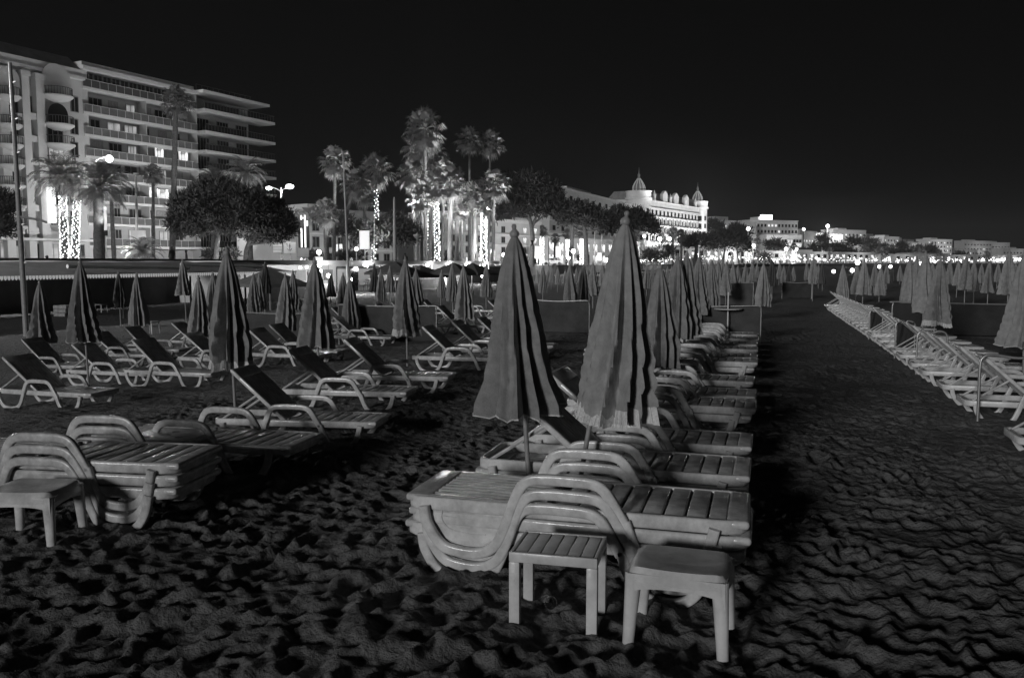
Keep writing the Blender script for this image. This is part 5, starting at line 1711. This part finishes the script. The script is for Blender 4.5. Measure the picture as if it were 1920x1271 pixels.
panel('black_sign', 'small black square sign beside the thick palm trunk', 192, 204, 432, 442, 66, 'black', 'white', (198,))
panel('white_sign', 'wide white sign board on the slim pale mast', 247, 275, 432, 446, 62, 'white', None, (262,))
cw = MB()
cw.tube(spline([(0, 0, 0), (.05, 0, .8), (-.15, 0, 1.5), (-.6, 0, 1.8), (-.9, 0, 1.75)], 6), [.16] * 25, [.3] * 25, n=10, up=(0, 1, 0))
p = dep(273, 487, 61)
o = cw.build('curved_sculpture', M['white'], None, 60)
o.location, o.rotation_euler = (p.x, p.y, ZP), (0, 0, YAW)
tag(o, 'white curved arch form rising beside the young short palm', 'sculpture')
for x0, y0, y1, d, lab in [(1042, 462, 482, 172, 'glowing white poster before the shops, left of the cars'), (1003, 462, 484, 160, 'glowing tall white panel behind the umbrella pine trunk'), (1120, 474, 489, 185, 'glowing oval advertising light right of the parked cars')]:
    panel('poster_panel', lab, x0, x0 + 9, y0, y1, d, 'poster', 'frame', (x0 + 4,))

# ------------------------------------------------------------------ vehicles, people
def car(px, d, label, rz, m='car'):
    p = dep(px, 487, d)
    t = thing('parked_car', label, 'car', (p.x, p.y, ZP), rz, 'cars parked by the beach')
    b = MB().prism([(-2.1, .35), (-2.15, .75), (-1.9, .95), (-1.2, 1.0), (-.7, 1.5), (1.3, 1.55), (1.9, 1.05), (2.1, .9), (2.12, .4)], -.85, .85)
    b.build('body', M[m], t)
    for y in (-.853, .853):
        MB().prism([(-.95, 1.02), (-.6, 1.42), (.25, 1.45), (.25, 1.02)], y - .004, y + .004).build('window', M['glass'], t)
        MB().prism([(.35, 1.02), (.35, 1.45), (1.2, 1.46), (1.6, 1.05)], y - .004, y + .004).build('window', M['glass'], t)
        for x in (-1.35, 1.35):
            wl = MB().lathe([(0, -.1), (.30, -.1), (.33, -.06), (.33, .06), (.30, .1), (0, .1)], 16).build('wheel', M['rubber'], t, 50)
            wl.location, wl.rotation_euler = (x, y * .95, .33), (PI / 2, 0, 0)
    for y in (-.6, .6):
        MB().rbox(-2.17, -2.1, y - .18, y + .18, .6, .78, .02, 1).build('headlight', M['lamp2'], t)
    return t
car(1036, 176, 'white parked car seen from its side left of the tall fringed parasol', YAW)
car(1072, 178, 'white car with bright headlights facing the beach', PI / 2 + YAW + .2)

def person(px, d, label, pose, seed, z=ZP):
    rr = random.Random(seed)
    p = dep(px, 487, d)
    t = thing('person', label, 'person', (p.x, p.y, z), rr.uniform(0, 6))
    sit = pose == 'sit'
    me = bpy.data.meshes.new('body')
    # joints: pelvis first
    hz = .52 if sit else .93
    kn = [(-.1, -.38, .5), (.1, -.38, .5)] if sit else [(-.1, -.03, .5), (.11, .06, .5)]
    ft = [(-.1, -.36, .08), (.1, -.36, .08)] if sit else [(-.11, .02, .08), (.12, .0, .08)]
    V = [(0, 0, hz), (0, 0, hz + .28), (0, 0, hz + .50), (0, -.01, hz + .58), (0, -.03, hz + .66), (0, -.02, hz + .76),
         (-.18, 0, hz + .48), (-.23, -.02, hz + .22), (-.20, -.16, hz + .02), (.18, 0, hz + .48), (.23, -.02, hz + .22), (.20, -.14, hz + .0),
         (-.09, 0, hz - .05), kn[0], ft[0], (.09, 0, hz - .05), kn[1], ft[1], (ft[0][0], ft[0][1] - .14, .04), (ft[1][0], ft[1][1] - .14, .04)]
    E = [(0, 1), (1, 2), (2, 3), (3, 4), (4, 5), (2, 6), (6, 7), (7, 8), (2, 9), (9, 10), (10, 11), (0, 12), (12, 13), (13, 14), (0, 15), (15, 16), (16, 17), (14, 18), (17, 19)]
    rad = [.15, .14, .15, .06, .095, .08, .065, .05, .035, .065, .05, .035, .10, .07, .05, .10, .07, .05, .035, .035]
    me.from_pydata(V, E, [])
    me.materials.append(M['cloth_dark'])
    o = link('body', me, t)
    md = o.modifiers.new('skin', 'SKIN')
    for i, r in enumerate(rad):
        o.data.skin_vertices[0].data[i].radius = (r, r * (.75 if i < 3 else 1))
    o.data.skin_vertices[0].data[0].use_root = True
    o.modifiers.new('smooth', 'SUBSURF').levels = 1
    o.modifiers['smooth'].render_levels = 1
    MB().ball((0, -.01, hz + .74), .115, 10, 7, (1, 1.05, .9)).build('hair', M['black'], t, 80)
    return t
for px, d, lab, ps, z in [(323, 64, 'dark silhouette of a person sitting on the promenade edge left of the pine trunk', 'stand', ZP), (350, 68, 'dark silhouette of a person before the bright wall by the pine', 'stand', ZP - .2), (1000, 150, 'person standing at the rail left of the white parked car', 'stand', ZP), (986, 150, 'person walking behind the big scalloped parasol', 'stand', ZP),
                          (88, 62, 'dark head and shoulders below the string-lit palm', 'stand', ZP - .7), (940, 120, 'person in dark clothes under the umbrella pine', 'stand', ZP), (760, 82, 'dark figure above the middle fringed parasol', 'stand', ZP - .3), (1102, 172, 'person by the lit shops under the wide pine', 'stand', ZP)]:
    person(px, d, lab, ps, int(px), z)
# the strollers far down the promenade read as one mass
mb = MB()
rr = random.Random(11)
for i in range(420):
    px = rr.uniform(1175, 1915)
    q = (px - 1175) / 740
    d = 235 + 400 * q + rr.uniform(4, 40)
    p = dep(px, 490, d)
    h = rr.uniform(1.55, 1.85)
    x, y = p.x, p.y
    mb.lathe([(.10, ZP), (.15, ZP + h * .25), (.19, ZP + h * .5), (.24, ZP + h * .78), (.08, ZP + h * .84), (.11, ZP + h * .9), (.09, ZP + h * .98), (0, ZP + h)], 6, x, y)
tag(mb.build('crowd', mat('mixed_clothes', .3, .9, noise=.8, nscale=.7), None, 60), 'distant strollers crowding the bright seafront', None, None, 'stuff')
# strings of tiny lamps on the far terraces
for i, (a, b, y0, y1, d0, d1, n, lab) in enumerate([(1188, 1275, 484, 494, 232, 268, 70, 'sparkling string of terrace lights below the grand hotel'), (1275, 1425, 478, 490, 300, 370, 90, 'sparkling string of terrace lights under the two low pines'),
                                                     (1425, 1650, 480, 492, 380, 520, 120, 'sparkling string of lights beyond the end of the aisle'), (1650, 1918, 482, 493, 520, 680, 120, 'sparkling string of lights at the far right seafront')]):
    mb = MB()
    for k in range(n):
        q = rr.random()
        px, d = a + (b - a) * q, d0 + (d1 - d0) * q + rr.uniform(0, 10)
        mb.octa(dep(px, rr.triangular(y0, y1, (y0 + y1) / 2), d), d * .00036 * rr.uniform(.7, 1.7))
    tag(mb.build('string_lights', M['bulb']), lab, 'string lights', 'strings of lights on the far terraces')
# ------------------------------------------------------------------ camera, sky and the floodlight behind the camera
cam = bpy.data.cameras.new('camera')
cam.sensor_fit = 'HORIZONTAL'
cam.sensor_width = 36
cam.lens = 36 * FOC / 1920
cam.clip_start = 0.1
cam.clip_end = 6000
co = link('camera', cam)
co.location = (0, 0, EYE)
co.rotation_euler = (PI / 2 - TH, 0, YAW)
sc.camera = co

w = bpy.data.worlds.new('World')
sc.world = w
w.use_nodes = True
nt = w.node_tree
bg = nt.nodes['Background']
tc = nt.nodes.new('ShaderNodeTexCoord')
sx = nt.nodes.new('ShaderNodeSeparateXYZ')
cr = nt.nodes.new('ShaderNodeValToRGB')
# faint city glow low in the night sky, darker overhead
cr.color_ramp.elements[0].position = 0.0
cr.color_ramp.elements[0].color = (.0028, .0028, .0028, 1)
cr.color_ramp.elements[1].position = 0.5
cr.color_ramp.elements[1].color = (.0016, .0016, .0016, 1)
nt.links.new(tc.outputs['Generated'], sx.inputs[0])
nt.links.new(sx.outputs['Z'], cr.inputs['Fac'])
nt.links.new(cr.outputs['Color'], bg.inputs['Color'])
bg.inputs['Strength'].default_value = 1.0

s = bpy.data.lights.new('sun', 'SUN')
s.energy = SUN_E
s.angle = math.radians(9)
so = link('sun', s)
el, az = math.radians(SUN_EL), math.radians(SUN_AZ)   # az: where the light travels to, clockwise from +Y
dirv = Vector((math.sin(az) * math.cos(el), math.cos(az) * math.cos(el), -math.sin(el)))
so.rotation_euler = dirv.to_track_quat('-Z', 'Y').to_euler()

sc.view_settings.view_transform = 'Standard'
sc.view_settings.look = 'None'
sc.view_settings.gamma = 1
sc.view_settings.exposure = 0
sc.cycles.max_bounces = 4
sc.cycles.diffuse_bounces = 2
sc.cycles.glossy_bounces = 2
sc.cycles.sample_clamp_indirect = 1.0
sc.cycles.use_denoising = True

# thin sea haze: gives the lamps their glow
hz = MB().box(-560, 1100, -40, 1560, -3, 62).build('haze', bpy.data.materials.new('sea_haze'))
hm = hz.data.materials[0]
hm.use_nodes = True
hn = hm.node_tree
hn.nodes.remove(hn.nodes['Principled BSDF'])
pv = hn.nodes.new('ShaderNodeVolumePrincipled')
pv.inputs['Color'].default_value = (.9, .9, .9, 1)
pv.inputs['Density'].default_value = HAZE
hn.links.new(pv.outputs['Volume'], hn.nodes['Material Output'].inputs['Volume'])
tag(hz, 'thin night haze over the beach and town', None, None, 'stuff')
